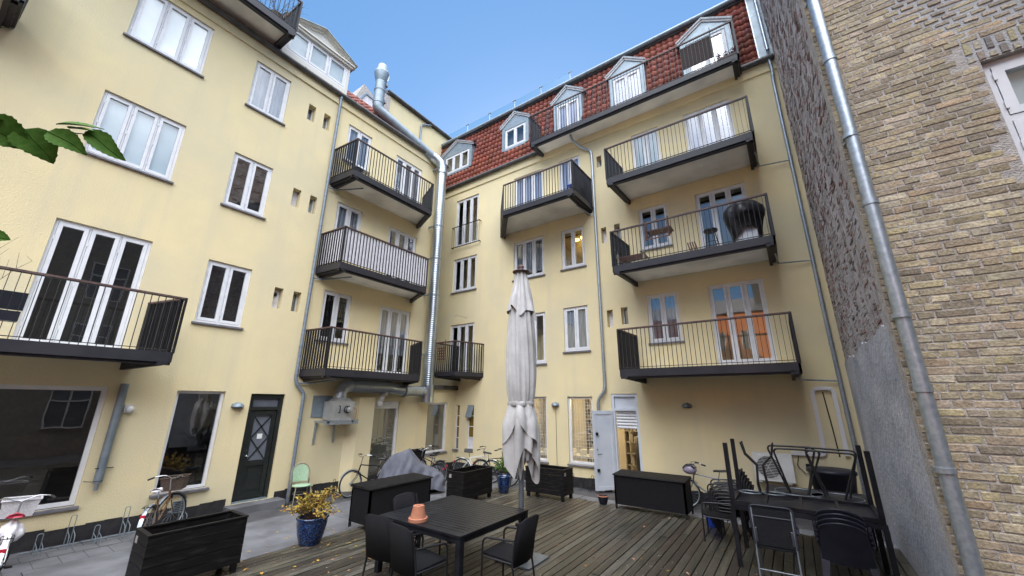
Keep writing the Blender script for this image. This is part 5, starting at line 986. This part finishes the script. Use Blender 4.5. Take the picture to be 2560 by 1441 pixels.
bike((-10.2, 2.95), math.pi - .55, 'rusty bicycle with a brown tipped basket in the rack by the left wall', 'bikebrown', 'wicker', 'grime', steer=-.5, step=True, guard='galv', lean=-.06)
bike((-10.15, 7.52), -math.pi/2 - .25, 'black bicycle with a chrome handlebar parked behind the long rattan box', 'bikeblack', None, steer=.25, guard='galv')
bike((-9.75, 9.28), math.pi - .12, 'black bicycle with a black wire basket in the far left corner', 'bikeblack', 'rattan', steer=-.35, guard='black')
bike((-10.1, 9.72), math.pi - .05, 'second black bicycle in the far corner, behind the one with the basket', 'bikegrey', None, steer=.3, guard='black')
bike((-8.95, 10.75), .25, 'white bicycle with a red rear lamp by the narrow windows', 'bikewhite', None, steer=.3, guard='bikewhite', lean=.05)
bike((-8.2, 10.72), .05, 'black and silver bicycle with a wide saddle just left of the parasol', 'bikeblack', None, steer=.4, guard='black', lean=-.04)
b7 = bike((-2.05, 11.45), math.pi + .08, 'grey bicycle with a helmet on its handlebar against the back wall', 'bikegrey', None, steer=.35, guard='black', lean=.04)
hm = thing('bicycle_helmet', (-2.42, 11.28, .84), 0, 'lilac and black bicycle helmet hanging on the grey bicycle', 'helmet'); q = MB(); q.ball(0, 0, 0, .15, 14, sq=(1.15, .75, .8)); q.build('shell', 'lilac', hm)
q = MB()
for k in range(-2, 3): q.tube([(-.14, k*.045, .03), (-.07, k*.05, .10), (.05, k*.05, .11), (.15, k*.045, .04)], .014, 6)
q.build('vents', 'black', hm)
kb = thing('child_bicycle', (-9.7, 7.95, GZ), 0, 'small white and pink child bicycle half hidden behind the black bicycle', 'child bicycle')
for x in (-.3, .3): q = MB(); q.tube([(x+.2*math.cos(k*.35), .0, .22+.2*math.sin(k*.35)) for k in range(18)], .022, 6, closed=True); wo = q.build('wheel', 'bikewhite', kb); q = MB(); [q.tube([(x,0,.22),(x+.19*math.cos(k*.785),0,.22+.19*math.sin(k*.785))], .004, 4) for k in range(8)]; q.build('spokes', 'galv', wo)
q = MB(); q.tube([(-.3,0,.22),(0,0,.28),(.25,0,.45),(.3,0,.22)], .018, 6); q.tube([(.25,0,.45),(.22,0,.58)], .012, 6); q.build('frame', 'pink', kb); q = MB(); q.hexa([(-.28,-.06,.5),(-.05,-.03,.5),(-.05,.03,.5),(-.28,.06,.5),(-.28,-.05,.55),(-.05,-.02,.54),(-.05,.02,.54),(-.28,.05,.55)]); q.build('saddle', 'red', kb); q = MB(); q.tube([(.2,-.2,.6),(.22,0,.58),(.2,.2,.6)], .012, 6); q.build('handlebar', 'chrome', kb)
# cover over a motorcycle
cv = thing('covered_motorcycle', (-9.3, 8.2, GZ), 0, 'motorcycle under a bluish grey cloth cover beside the far wall window', 'covered motorcycle')
q = MB(); nL, nA = 90, 60; vs = []
prof = [(-.95,.50,.10),(-.85,.78,.22),(-.65,1.02,.30),(-.45,1.12,.34),(-.2,1.18,.34),(-.05,1.22,.32),(.15,1.02,.33),(.35,.84,.34),(.6,.72,.33),(.85,.62,.30),(1.05,.52,.24),(1.15,.35,.14)]
def itp(s):
    f = s * (len(prof) - 1); i = min(len(prof) - 2, int(f)); t_ = f - i; t_ = t_*t_*(3-2*t_); return [a + (b - a) * t_ for a, b in zip(prof[i], prof[i+1])]
for i in range(nL + 1):
    x_, h_, w_ = itp(i / nL); h_ *= 1.1
    for j in range(nA + 1):
        a = math.pi * j / nA; cs, sn = math.cos(a), math.sin(a); fl = 1 + .45 * (1 - sn) ** 1.5
        fo_ = .03 * math.sin(11 * x_ + 3 * math.cos(a * 2)) * (1 - sn) + .018 * math.sin(23 * x_ + 6 * a); y_ = (w_ * fl + fo_) * (abs(cs) ** .8) * (1 if cs > 0 else -1); z_ = .12 + .05 * math.sin(7 * x_ + a) * (1 - sn) + (h_ - .12) * sn ** .75 + .012 * math.sin(9 * x_ + 5 * a); vs.append((x_ + .03 * math.sin(6 * a), y_, z_))
q.add(vs, [(i*(nA+1)+j, i*(nA+1)+j+1, (i+1)*(nA+1)+j+1, (i+1)*(nA+1)+j) for i in range(nL) for j in range(nA)], .5, True); q.build('cloth_cover', 'clothd', cv)
for x in (-.65, .8): q = MB(); q.tube([(x+.27*math.cos(k*.35), .0, .29+.27*math.sin(k*.35)) for k in range(18)], .05, 8, closed=True); q.build('wheel', 'rubber', cv)
cv.rotation_euler = (0, 0, 1.05); cv.scale = (.88, .88, .9)
# bicycle racks
def rack(x, y, hgt, label, rz=0, m='zinc'):
    t = thing('bicycle_rack', (x, y, GZ + .01), rz, label, 'bicycle rack', 'hoop bicycle racks'); q = MB()
    q.tube(rl_([(0,-.035,0),(.0,-.035,hgt),(.0,.035,hgt),(0,.035,0)], e=.035), .007, 6)
    q.tube(rl_([(.0,-.035,hgt*.52),(.24,-.035,hgt*.42),(.26,-.035,0)], e=.04), .007, 6); q.tube(rl_([(.0,.035,hgt*.52),(.24,.035,hgt*.42),(.26,.035,0)], e=.04), .007, 6); q.tube([(-.02,-.2,.02),(-.02,.2,.02)], .009, 6); q.build('hoop', m, t); return t
for i, (y, h) in enumerate(((1.55, .28), (1.9, .5), (2.25, .26), (2.62, .5), (3.1, .3), (3.5, .5))):
    rack(-10.98, y, h, ('low', 'tall')[h > .4] + ' grey bicycle rack hoop at the left wall, ' + ('nearest the left edge', 'second from the left', 'third from the left', 'left of the rusty bicycle', 'beside the rusty bicycle wheel', 'right of the rusty bicycle')[i])
for i, y in enumerate((6.1, 6.5, 6.9)): rack(-10.9, y, (.4, .28, .4)[i], 'black bicycle rack hoop right of the mint chair, number %s from the left' % ('one', 'two', 'three')[i], m='black')
for i, x in enumerate((-5.95, -5.6, -5.3)): rack(x, 11.8, (.4, .28, .4)[i], 'black bicycle rack hoop left of the open pale door, number %s from the left' % ('one', 'two', 'three')[i], rz=-math.pi/2, m='black')
# mint bistro chair
BC = thing('bistro_chair', (-10.55, 5.78, GZ), -math.pi/2 - .25, 'mint green woven bistro chair with a bamboo look frame at the left wall', 'chair')
q = MB(); q.lathe([(.0,.45),(.21,.45),(.225,.465),(.21,.48),(0,.48)], 0, .02, 24); q.build('seat', 'mint', BC)
q = MB(); n = 10; vs = []
for i in range(n + 1):
    a = -1 + 2*i/n; 
    for k in range(7): t_ = k/6; hh = .52 + t_*(.40*math.sqrt(max(0,1-(a*.93)**2))**.5); vs.append((a*(.17+.02*t_), -.20-.05*(1-a*a)-.05*t_, hh))
q.add(vs, [(7*i+j, 7*i+7+j, 7*i+8+j, 7*i+j+1) for i in range(n) for j in range(6)], .5, True); q.build('back_weave', 'mint', BC)
q = MB(); arc = [(-.215, -.19, .45)] + [(-.22*math.cos(math.pi*k/12), -.20-.06*math.sin(math.pi*k/12)-.04, .70+.24*math.sin(math.pi*k/12)) for k in range(13)] + [(.215, -.19, .45)]; q.tube(arc, .014, 8); q.build('back_hoop', 'bamboo', BC)
for s in (-1, 1):
    q = MB(); q.tube([(s*.17, .19, .45), (s*.20, .22, 0)], .014, 8); q.build('front_leg', 'bamboo', BC); q = MB(); q.tube([(s*.20, -.17, .6), (s*.20, -.22, .3), (s*.21, -.29, 0)], .014, 8); q.build('rear_leg', 'bamboo', BC)
q = MB(); q.tube([(.17*math.cos(k*.524), .17*math.sin(k*.524), .28) for k in range(12)], .009, 6, closed=True); q.build('leg_ring', 'bamboo', BC)
# ---------------------------------------------------------------- stacked furniture at the right
def bigtable(name, loc, W, Dp, h, label, flip=False, m='tabletop', gl=4):
    t = thing(name, loc, 0, label, 'table'); q = MB(); z0 = 0 if flip else h - .06; z1 = .06 if flip else h
    q.box(-W/2, W/2, -Dp/2, -Dp/2+.06, z0, z1); q.box(-W/2, W/2, Dp/2-.06, Dp/2, z0, z1); q.box(-W/2, -W/2+.06, -Dp/2+.06, Dp/2-.06, z0, z1); q.box(W/2-.06, W/2, -Dp/2+.06, Dp/2-.06, z0, z1); q.build('frame', m, t)
    q = MB(); q.box(-W/2+.06, W/2-.06, -Dp/2+.06, Dp/2-.06, *((0.0, .018) if flip else (h-.022, h-.004))); q.build('panel', m, t)
    q = MB()
    for k in range(1, gl): x = -W/2 + W*k/gl; q.box(x-.02, x+.02, -Dp/2+.06, Dp/2-.06, *((.018, .05) if flip else (h-.06, h-.022)))
    q.build('cross_bars', m, t)
    for sx in (-1, 1):
        for sy in (-1, 1): l = MB(); x, y = sx*(W/2-.03), sy*(Dp/2-.03); l.box(x-.032, x+.032, y-.032, y+.032, *((.06, h) if flip else (0, h-.06))); l.build('leg', m, t)
    return t
bigtable('outdoor_table', (-.16, 8.25, DZ), 1.88, 1.06, .86, 'black rectangular outdoor table at the right, carrying another table upside down')
bigtable('upturned_table', (-.16, 8.26, DZ + .865), 1.86, 1.04, .92, 'black outdoor table lying upside down on another, its four legs pointing up', flip=True)
bigtable('outdoor_table', (.05, 9.45, DZ), 1.5, 1.1, .86, 'black table behind the upturned one, under the round tables')
def rtable(loc, rz, label, r=.36, h=.78):
    t = thing('round_table', loc, rz, label, 'table', 'round tables stored upside down'); q = MB(); q.lathe([(0,0),(r,0),(r+.01,.008),(r,.02),(0,.02)], 0, 0, 36); q.build('table_top', 'tabletop', t)
    q = MB(); q.tube([(r*math.cos(k*.2618), r*math.sin(k*.2618), .022) for k in range(24)], .012, 6, closed=True); q.build('edge_ring', 'pole', t)
    for s in (-1, 1): q = MB(); q.tube(rl_([(s*.02-.16, s*.1, .02), (-.38, s*.13, h), (.38, s*.13, h), (.16, s*.1, .02)] if s > 0 else [(-.13, -.1, .02), (-.30, -.16, h*.97), (.42, -.16, h*.97), (.13, -.1, .02)], e=.1), .017, 8); q.build('leg_loop', 'black', t)
    return t
rtable((-.18, 9.3, DZ + .87), .1, 'round black table upside down, the left one, with tubular loops for legs')
rtable((.35, 9.2, DZ + .87), -.25, 'round black table upside down, the right one near the grey wall')
st_ = thing('folding_stand', (-.66, 8.5, DZ + .94), 0, 'slim black table base upside down with splayed curved legs beside the loops', 'table base')
for i, (cx, cy) in enumerate(((-.2, -.05), (.14, .05))): q = MB(); q.tube([(cx+.16*math.cos(k*.35), cy+.13*math.sin(k*.35), .01) for k in range(18)], .014, 6, closed=True); q.build('base_ring', 'pole', st_)
for s in (-1, 1):
    for e in (-.06, .1): q = MB(); q.tube([(s*.05, e, .02), (s*.07, e, .15), (s*.045, e, .45), (s*.20, e, .62), (s*.24, e*1.5, .82)], .014, 8); q.build('curved_leg', 'black', st_)
# stack of armchairs
for k in range(7):
    armchair((-1.50 if k == 0 else -1.24 - .03*k, 8.93 + (0 if k == 0 else .35), DZ + (0 if k == 0 else .055*(k - 1))), math.pi/2 + .05, ('lowest single armchair standing in front of the stack', 'stacked armchair, bottom of the pile', 'stacked armchair, second from the bottom of the pile', 'stacked armchair, third from the bottom of the pile', 'stacked armchair, third from the top of the pile', 'stacked armchair, second from the top of the pile', 'stacked armchair, topmost of the pile')[k] + (' behind it' if k == 0 else ''), 'black armchairs stacked at the right', 'pwood')
S_ = [o for o in S.objects if o.get('label', '').startswith('lowest single')][0]; S_['label'] = 'single black armchair standing before the stack, left of the outdoor table'
# folding chair seen from behind
FC = thing('folding_chair', (-.52, 7.22, DZ), .05, 'dark folding chair with grey metal legs leaning before the outdoor table', 'chair')
for s in (-1, 1):
    q = MB(); q.tube([(s*.24, -.16, 0), (s*.24, -.02, .5), (s*.245, .1, .95)], .013, 8); q.build('rear_tube', 'pole', FC); q = MB(); q.tube([(s*.215, .30, 0), (s*.215, .0, .55), (s*.215, -.05, .72)], .013, 8); q.build('front_tube', 'pole', FC)
    q = MB(); q.tube([(s*.275, -.05, .70), (s*.285, .02, .74), (s*.29, .28, .72)], .016, 8); q.build('arm_rest', 'plastic', FC)
q = MB(); q.tube(rl_([(-.25,-.03,.5),(-.27,.11,.98),(.27,.11,.98),(.25,-.03,.5)], e=.08), .016, 8); q.tube(rl_([(-.255,.06,.8),(-.26,.075,.84),(.26,.075,.84),(.255,.06,.8)], e=.03), .015, 8); q.build('back_frame', 'plastic', FC)
q = MB(); q.hexa([(-.23,-.01,.5),(.23,-.01,.5),(.23,.01,.5),(-.23,.01,.5),(-.24,.09,.94),(.24,.09,.94),(.24,.10,.94),(-.24,.10,.94)]); q.build('back_fabric', 'rattan', FC); q = MB(); q.hexa([(-.23,-.06,.47),(.23,-.06,.47),(.23,.34,.44),(-.23,.34,.44),(-.23,-.06,.49),(.23,-.06,.49),(.23,.34,.46),(-.23,.34,.46)]); q.build('seat', 'rattan', FC); q = MB(); q.tube([(-.24,-.10,.22),(.24,-.10,.22)], .009, 6); q.build('crossbar', 'pole', FC)
def plastic(loc, rz, label):
    t = thing('plastic_chair', loc, rz, label, 'chair', 'dark plastic chairs stacked in front of the table'); q = MB(); n, mm = 16, 12; vs = []
    for j in range(mm + 1):
        v = j / mm
        for i in range(n + 1):
            u = -1 + 2*i/n; w_ = .27 - .035*v; cv_ = (1-u*u); z_ = .38 + .50*v - (.03*(abs(u)**6) if j == mm else 0) + .03*v*math.cos(u*2.4); y_ = -.20 - .13*v - .07*cv_*(.4+.6*v); vs.append((u*w_, y_, z_))
    q.add(vs, [(j*(n+1)+i, j*(n+1)+i+1, (j+1)*(n+1)+i+1, (j+1)*(n+1)+i) for j in range(mm) for i in range(n)], .5, True); q.add([(x, y-.012, z) for x, y, z in vs], [(j*(n+1)+i, (j+1)*(n+1)+i, (j+1)*(n+1)+i+1, j*(n+1)+i+1) for j in range(mm) for i in range(n)], .5, True)
    for a, b in ((0, 1), (n-1, n)): pass
    q.tube([vs[mm*(n+1)+i] for i in range(n+1)], .014, 6); q.tube([vs[j*(n+1)] for j in range(mm+1)], .013, 6); q.tube([vs[j*(n+1)+n] for j in range(mm+1)], .013, 6); q.build('backrest', 'plastic', t)
    q = MB(); q.hexa([(-.25,-.22,.39),(.25,-.22,.39),(.26,.24,.42),(-.26,.24,.42),(-.25,-.22,.41),(.25,-.22,.41),(.26,.24,.44),(-.26,.24,.44)]); q.build('seat', 'plastic', t)
    for s in (-1, 1):
        q = MB(); q.hexa([(s*.27,-.36,0),(s*.31,-.36,0),(s*.31,-.31,0),(s*.27,-.31,0),(s*.20,-.24,.40),(s*.28,-.24,.40),(s*.28,-.18,.44),(s*.20,-.18,.44)]); q.build('rear_leg', 'plastic', t)
        q = MB(); q.hexa([(s*.26,.26,0),(s*.30,.26,0),(s*.30,.31,0),(s*.26,.31,0),(s*.22,.18,.42),(s*.28,.18,.42),(s*.28,.25,.42),(s*.22,.25,.42)]); q.build('front_leg', 'plastic', t)
        q = MB(); q.tube(rl_([(s*.29,-.28,.66),(s*.31,.0,.65),(s*.31,.22,.63),(s*.28,.26,.42)], e=.06), .02, 6); q.build('arm', 'plastic', t)
    return t
for k in range(4): plastic((.27 , 7.68 + .03*k - .09, DZ + .05*k), -.03, 'dark moulded plastic chair, ' + ('bottom of the stack of four', 'second from the bottom of the stack of four', 'third from the bottom of the stack of four', 'topmost of the stack of four')[k])
# ---------------------------------------------------------------- things on the balconies
FT = thing('balcony_hanging_table', (-2.35, 10.6, 7.1), 0, 'small brown folding table hung on the third floor railing', 'hanging table', world=True)
q = MB(); q.hexa([(-2.72,10.6,7.18),(-2.05,10.6,7.18),(-2.05,11.0,7.18),(-2.72,11.0,7.18),(-2.72,10.6,7.21),(-2.05,10.6,7.21),(-2.05,11.0,7.21),(-2.72,11.0,7.21)]); q.build('top', 'hardwood', FT)
for x in (-2.72, -2.1): q = MB(); q.bar((x, 10.56, 7.5), (x, 10.56, 6.9), .04, .03); q.bar((x, 10.56, 6.92), (x, 10.95, 7.18), .03, .03); q.build('hook_bracket', 'hardwood', FT)
q = MB(); q.bar((-2.72, 10.56, 6.92), (-2.1, 10.56, 6.92), .03, .03); q.build('rail', 'hardwood', FT)
SO = thing('bar_stool', (-1.12, 10.95, 6.33), 0, 'black round stool on the third floor balcony beside the covered barbecue', 'stool'); q = MB(); q.lathe([(0,.58),(.17,.58),(.18,.6),(.17,.63),(0,.63)], 0, 0, 20); q.build('seat', 'black', SO)
for a in range(4): q = MB(); c, s = math.cos(a*1.571+.6), math.sin(a*1.571+.6); q.tube([(.11*c,.11*s,.58),(.2*c,.2*s,0)], .013, 6); q.build('leg', 'black', SO)
q = MB(); q.tube([(.155*math.cos(k*.5236), .155*math.sin(k*.5236), .25) for k in range(12)], .009, 6, closed=True); q.build('foot_ring', 'black', SO)
BQ = thing('covered_barbecue', (-.32, 11.05, 6.33), 0, 'barbecue under a baggy black cover on the third floor balcony', 'barbecue')
q = MB(); n = 28; 
q.lathe([(.30,.18),(.36,.5),(.44,.72),(.46,.86),(.42,1.02),(.30,1.18),(.16,1.27),(.02,1.3)], 0, 0, n, fn=lambda r, z, a, k: (r*(1+.10*math.sin(5*a+3*z)+.06*math.sin(9*a-2*z)), z + (.28*max(0, math.cos(a+1.35)) if k < 2 else 0) - (.15*max(0, -math.cos(a)) if k < 2 else 0)))
q.build('cover', 'blackcloth', BQ); q = MB()
for s in (-1, 1):
    for e in (-1, 1): q.bar((s*.28, e*.16, 0), (s*.28, e*.16, .7), .03, .03)
q.bar((-.28,-.16,.12),(.28,-.16,.12),.02,.02); q.bar((-.28,.16,.12),(.28,.16,.12),.02,.02); q.build('cart_frame', 'black', BQ); q = MB(); q.box(-.26,.26,-.14,.14,.14,.5); q.build('cabinet', 'alu', BQ)
LG = thing('wooden_bench', (-3.3, 11.0, 6.33), 0, 'low slatted wooden bench at the left end of the third floor balcony', 'bench')
q = MB(); [q.box(-.38, .42, -.25+.09*k, -.19+.09*k, .28, .305) for k in range(6)]; q.build('seat_slats', 'hardwood', LG)
for x in (-.36, .4): q = MB(); q.box(x-.02, x+.02, -.25, .28, .0, .04); q.box(x-.02, x+.02, -.25, -.21, .04, .4); q.box(x-.02, x+.02, .24, .28, .04, .28); q.build('leg', 'bamboo', LG)
q = MB(); [q.bar((-.42, -.2+.1*k, .3), (-.46, -.2+.1*k, .62), .03, .02, (0,1,0)) for k in range(5)]; q.bar((-.46,-.24,.6),(-.46,.26,.6),.03,.03); q.build('back_slats', 'bamboo', LG)
FD = thing('folded_wooden_chair', (-1.55, 11.0, 6.33), 0, 'reddish folded wooden chair leaning inside the third floor railing', 'chair'); q = MB()
for k in range(4): q.bar((-.1+.06*k, -.1, 0), (-.2+.06*k, .1, .45), .03, .02)
q.build('slats', 'hardwood', FD)
HC = thing('hanging_wooden_chair', (-11.0, 10.75, 4.1), 0, 'folded reddish wooden chair hung over the corner balcony railing', 'chair', world=True); q = MB(); q.bar((-11.0,10.66,4.62),(-10.62,10.66,4.62),.03,.05); q.bar((-10.62,10.66,4.72),(-10.62,10.66,3.95),.04,.03); q.bar((-11.0,10.66,4.62),(-11.0,10.66,3.95),.04,.03)
for k in range(5): q.bar((-11.0,10.66,4.0+.1*k),(-10.62,10.66,4.0+.1*k),.02,.05)
q.build('slats', 'hardwood', HC)
pot((-10.32, 5.98), .16, .26, 'small dark pot on the floor of the third storey wing balcony', m='plastic', name='balcony_pot', base=9.33)
CR = thing('flower_crate', (.05, 11.42, 12.42), 0, 'wooden crate of dark red heather at the end of the roof balcony', 'flower box'); q = MB(); q.box(-.3,.2,-.12,.12,0,.2); q.build('crate', 'hardwood', CR); q = MB()
for i in range(160): p = Vector((rnd.uniform(-.34,.24), rnd.uniform(-.14,.14), .2+rnd.uniform(0,.15))); leafq(q, p, Vector((rnd.uniform(-1,1), rnd.uniform(-1,1), 1)), .09, .03)
q.build('heather', mat('heather', (.10,.025,.04), .8, col2=(.05,.03,.03), scale=20), CR)
SC = thing('balcony_screen', (-.75, 11.3, 12.42), 0, 'dark brown screen panel behind the bars of the roof balcony', 'privacy screen', world=True); q = MB(); q.box(-1.25,-.35,11.28,11.3,12.75,13.6); q.build('panel', mat('dark_screen', (.035,.02,.018), .8), SC); q = MB(); q.box(-.35,-.33,11.26,11.32,12.5,13.9); q.build('post', 'black', SC)
CH2 = thing('balcony_chair', (-5.15, 11.1, 9.33), 0, 'blue folding chair at the right end of the small balcony', 'chair'); q = MB(); q.box(-.2,.2,-.2,.2,.42,.44); q.build('seat', 'blueplastic', CH2); q = MB(); q.box(-.2,.2,.2,.22,.5,.9); q.build('backrest', 'blueplastic', CH2)
for s in (-1,1): q = MB(); q.bar((s*.19,-.2,0),(s*.19,.2,.5),.02,.02); q.bar((s*.19,.2,0),(s*.19,-.2,.42),.02,.02); q.build('leg', 'black', CH2)
bxp = thing('balcony_planter_box', (-10.7, .35, 3.9), 0, 'dark box with pink flowers hung inside the first floor railing at the left edge', 'flower box', world=True); q = MB(); q.box(-10.08,-9.9,-.35,.42,3.62,3.78); q.box(-10.35,-10.3,-.4,.45,3.85,4.15); q.build('box', 'plastic', bxp); q = MB(); [q.ball(-9.95, .0+rnd.uniform(-.12,.12), 3.8+rnd.uniform(0,.05), .03, 6) for _ in range(7)]; q.build('flowers', 'pink', bxp)
def twigs(name, loc, n, L_, label, lean=(0,0,1), sp=.5, leaves=0, sd=1):
    r_ = random.Random(sd); t = thing(name, loc, 0, label, 'branches'); q = MB(); lf_ = MB()
    for i in range(n):
        p = Vector((0,0,0)); d = (Vector(lean) + Vector((r_.uniform(-sp,sp), r_.uniform(-sp,sp), r_.uniform(-.2,.3)))).normalized(); pts = [p.copy()]
        for k in range(7):
            d = (d + Vector((r_.uniform(-.2,.2), r_.uniform(-.2,.2), r_.uniform(-.1,.1)))).normalized(); p = p + d * L_ / 7; pts.append(p.copy())
            if r_.random() < .7: e = (d + Vector((r_.uniform(-1,1), r_.uniform(-1,1), r_.uniform(-.5,1)))).normalized(); q.tube([p, p + e*L_*r_.uniform(.08,.25)], [.003,.0015], 4)
            for _ in range(leaves): leafq(lf_, p + Vector((r_.uniform(-.1,.1), r_.uniform(-.1,.1), r_.uniform(-.05,.1))), Vector((r_.uniform(-1,1), r_.uniform(-1,1), r_.uniform(-.5,1))), .05, .025)
        q.tube(pts, [.007-.0007*k for k in range(8)], 5)
    q.build('twigs', 'twig', t)
    if leaves: lf_.build('leaves', 'leafo', t)
    return t
twigs('bare_shrub', (-10.1, -.45, 3.4), 7, 1.5, 'bare twiggy shrub on the first floor balcony at the left edge', (.15,.35,.7), .5, 0, 4)
pt = pot((-10.75, 3.05), .2, .4, 'wicker pot on the roof level balcony of the left wing', m='wicker', name='balcony_pot', base=12.95)
twigs('potted_creeper', (-10.75, 3.05, 13.3), 12, .95, 'tangled dry creeper in the wicker pot on the roof balcony', (0,0,1), .8, 2, 9)
# overhanging branch close to the camera
OB = thing('overhanging_branch', (-1.12, -.12, 2.90), 0, 'leafy green twig hanging into the picture at the upper left', 'branch', world=True)
def at(x, y, d):      # a point d metres from the camera along a line of sight
    return Vector((0, 0, 2.45)) + (CX * ((x - 1280) / 963.563) - CU * ((y - 720.5) / 963.563) + CF).normalized() * d
bp_ = [at(-60, 316, 1.18), at(0, 326, 1.16), at(57, 325, 1.15), at(110, 329, 1.14), at(160, 331, 1.13), at(205, 335, 1.12), at(222, 341, 1.12)]
q = MB(); q.tube(bp_, [.0022,.002,.0018,.0016,.0013,.001,.0008], 6); q.build('stem', 'bark', OB)
def bigleaf(q, p, tip, wd, face, curl=.1, sd=0):
    """ovate toothed leaf from p to tip, slightly folded along its midrib; face = where its upper side looks"""
    r_ = random.Random(sd); d = tip - p; ln = d.length; d.normalize(); s = d.cross(Vector(face)).normalized(); n_ = s.cross(d); m_ = 18; wd *= .82; mid = []; Lf = []; Rt = []
    for k in range(m_ + 1):
        t_ = k / m_; w_ = wd * .5 * (math.sin(math.pi * t_ ** .62) ** .85 if 0 < t_ < 1 else 0); b = p + d*ln*t_ - n_ * curl * ln * (t_ - t_*t_) * -1 + s * .03 * ln * math.sin(t_ * 5 + sd); jt = 1 + (.10 if k % 2 else -.02)
        mid.append(b); Lf.append(b + s*w_*jt + n_*w_*.4); Rt.append(b - s*w_*jt*r_.uniform(.9,1.05) + n_*w_*.3)
    o = m_ + 1; q.add(mid + Lf + Rt, [(k, k+1, o+k+1, o+k) for k in range(m_)] + [(k, 2*o+k, 2*o+k+1, k+1) for k in range(m_)], .5, True)
    q.tube([b + n_*.0008 for b in mid], .0007, 4)
tw = -CF * .8 + CU * .5
for i, (b0, b1, wd, d0, fc) in enumerate((((-45, 296), (72, 378), .074, 1.15, tw), ((66, 322), (133, 411), .066, 1.14, tw + CX*.3), ((122, 328), (219, 388), .046, 1.12, tw), ((140, 312), (262, 324), .034, 1.15, tw + CU*.8), ((212, 330), (316, 403), .046, 1.12, tw + CX*.2), ((-50, 300), (58, 322), .06, 1.17, CU - CF*.3), ((172, 322), (238, 330), .03, 1.13, CU - CF*.4))):
    leaf = MB(); bigleaf(leaf, at(*b0, d0), at(*b1, d0 - .02), wd, fc, .12, i); leaf.build('leaf', 'leafg', OB)
leaf = MB(); bigleaf(leaf, at(-30, 585, 1.15), at(26, 602, 1.14), .03, tw); lf2 = thing('low_leaf', (-1.13,-.1,2.66), 0, 'single green leaf tip at the left edge below the leafy twig', 'leaf', world=True); q = MB(); q.tube([at(-90, 560, 1.16), at(-30, 585, 1.15)], .001, 5); q.build('stem', 'bark', lf2); leaf.build('leaf', 'leafg', lf2)
# fallen leaves and crumbs on the deck and path
q = MB(); q2 = MB(); r_ = random.Random(11)
for i in range(260):
    x, y = r_.uniform(-9.8, .8), r_.uniform(2.2, 10.8)
    if r_.random() < .5: x, y = r_.gauss(-6.9, .8), r_.gauss(4.6, 1.2)
    zz = DZ + .008 if x > -7.5 and y < 10.2 else GZ + .02
    leafq(q if r_.random() < .5 else q2, Vector((x, y, zz)), Vector((r_.uniform(-1,1), r_.uniform(-1,1), r_.uniform(-.05,.15))), r_.uniform(.03,.075), r_.uniform(.02,.05), up=Vector((r_.uniform(-.3,.3), r_.uniform(-.3,.3), 1)))
q.build('fallen_leaves', 'leafy', kind='stuff'); q2.build('fallen_leaves', mat('dry_leaf', (.35,.24,.16), .8, col2=(.25,.12,.07), scale=9), kind='stuff')

q = MB()
for i in range(420):
    x, y = r_.uniform(-7.3, 1.0), r_.uniform(3, 10.1); e = r_.uniform(.006, .018); a = r_.uniform(0, 3.1); c_, s_ = math.cos(a)*e, math.sin(a)*e; z_ = DZ + .007
    q.quad((x-c_, y-s_, z_), (x+s_*.5, y-c_*.5, z_), (x+c_, y+s_, z_+.002), (x-s_*.5, y+c_*.5, z_))
q.build('pale_debris', mat('pale_debris', (.45,.43,.38), .8), kind='stuff')
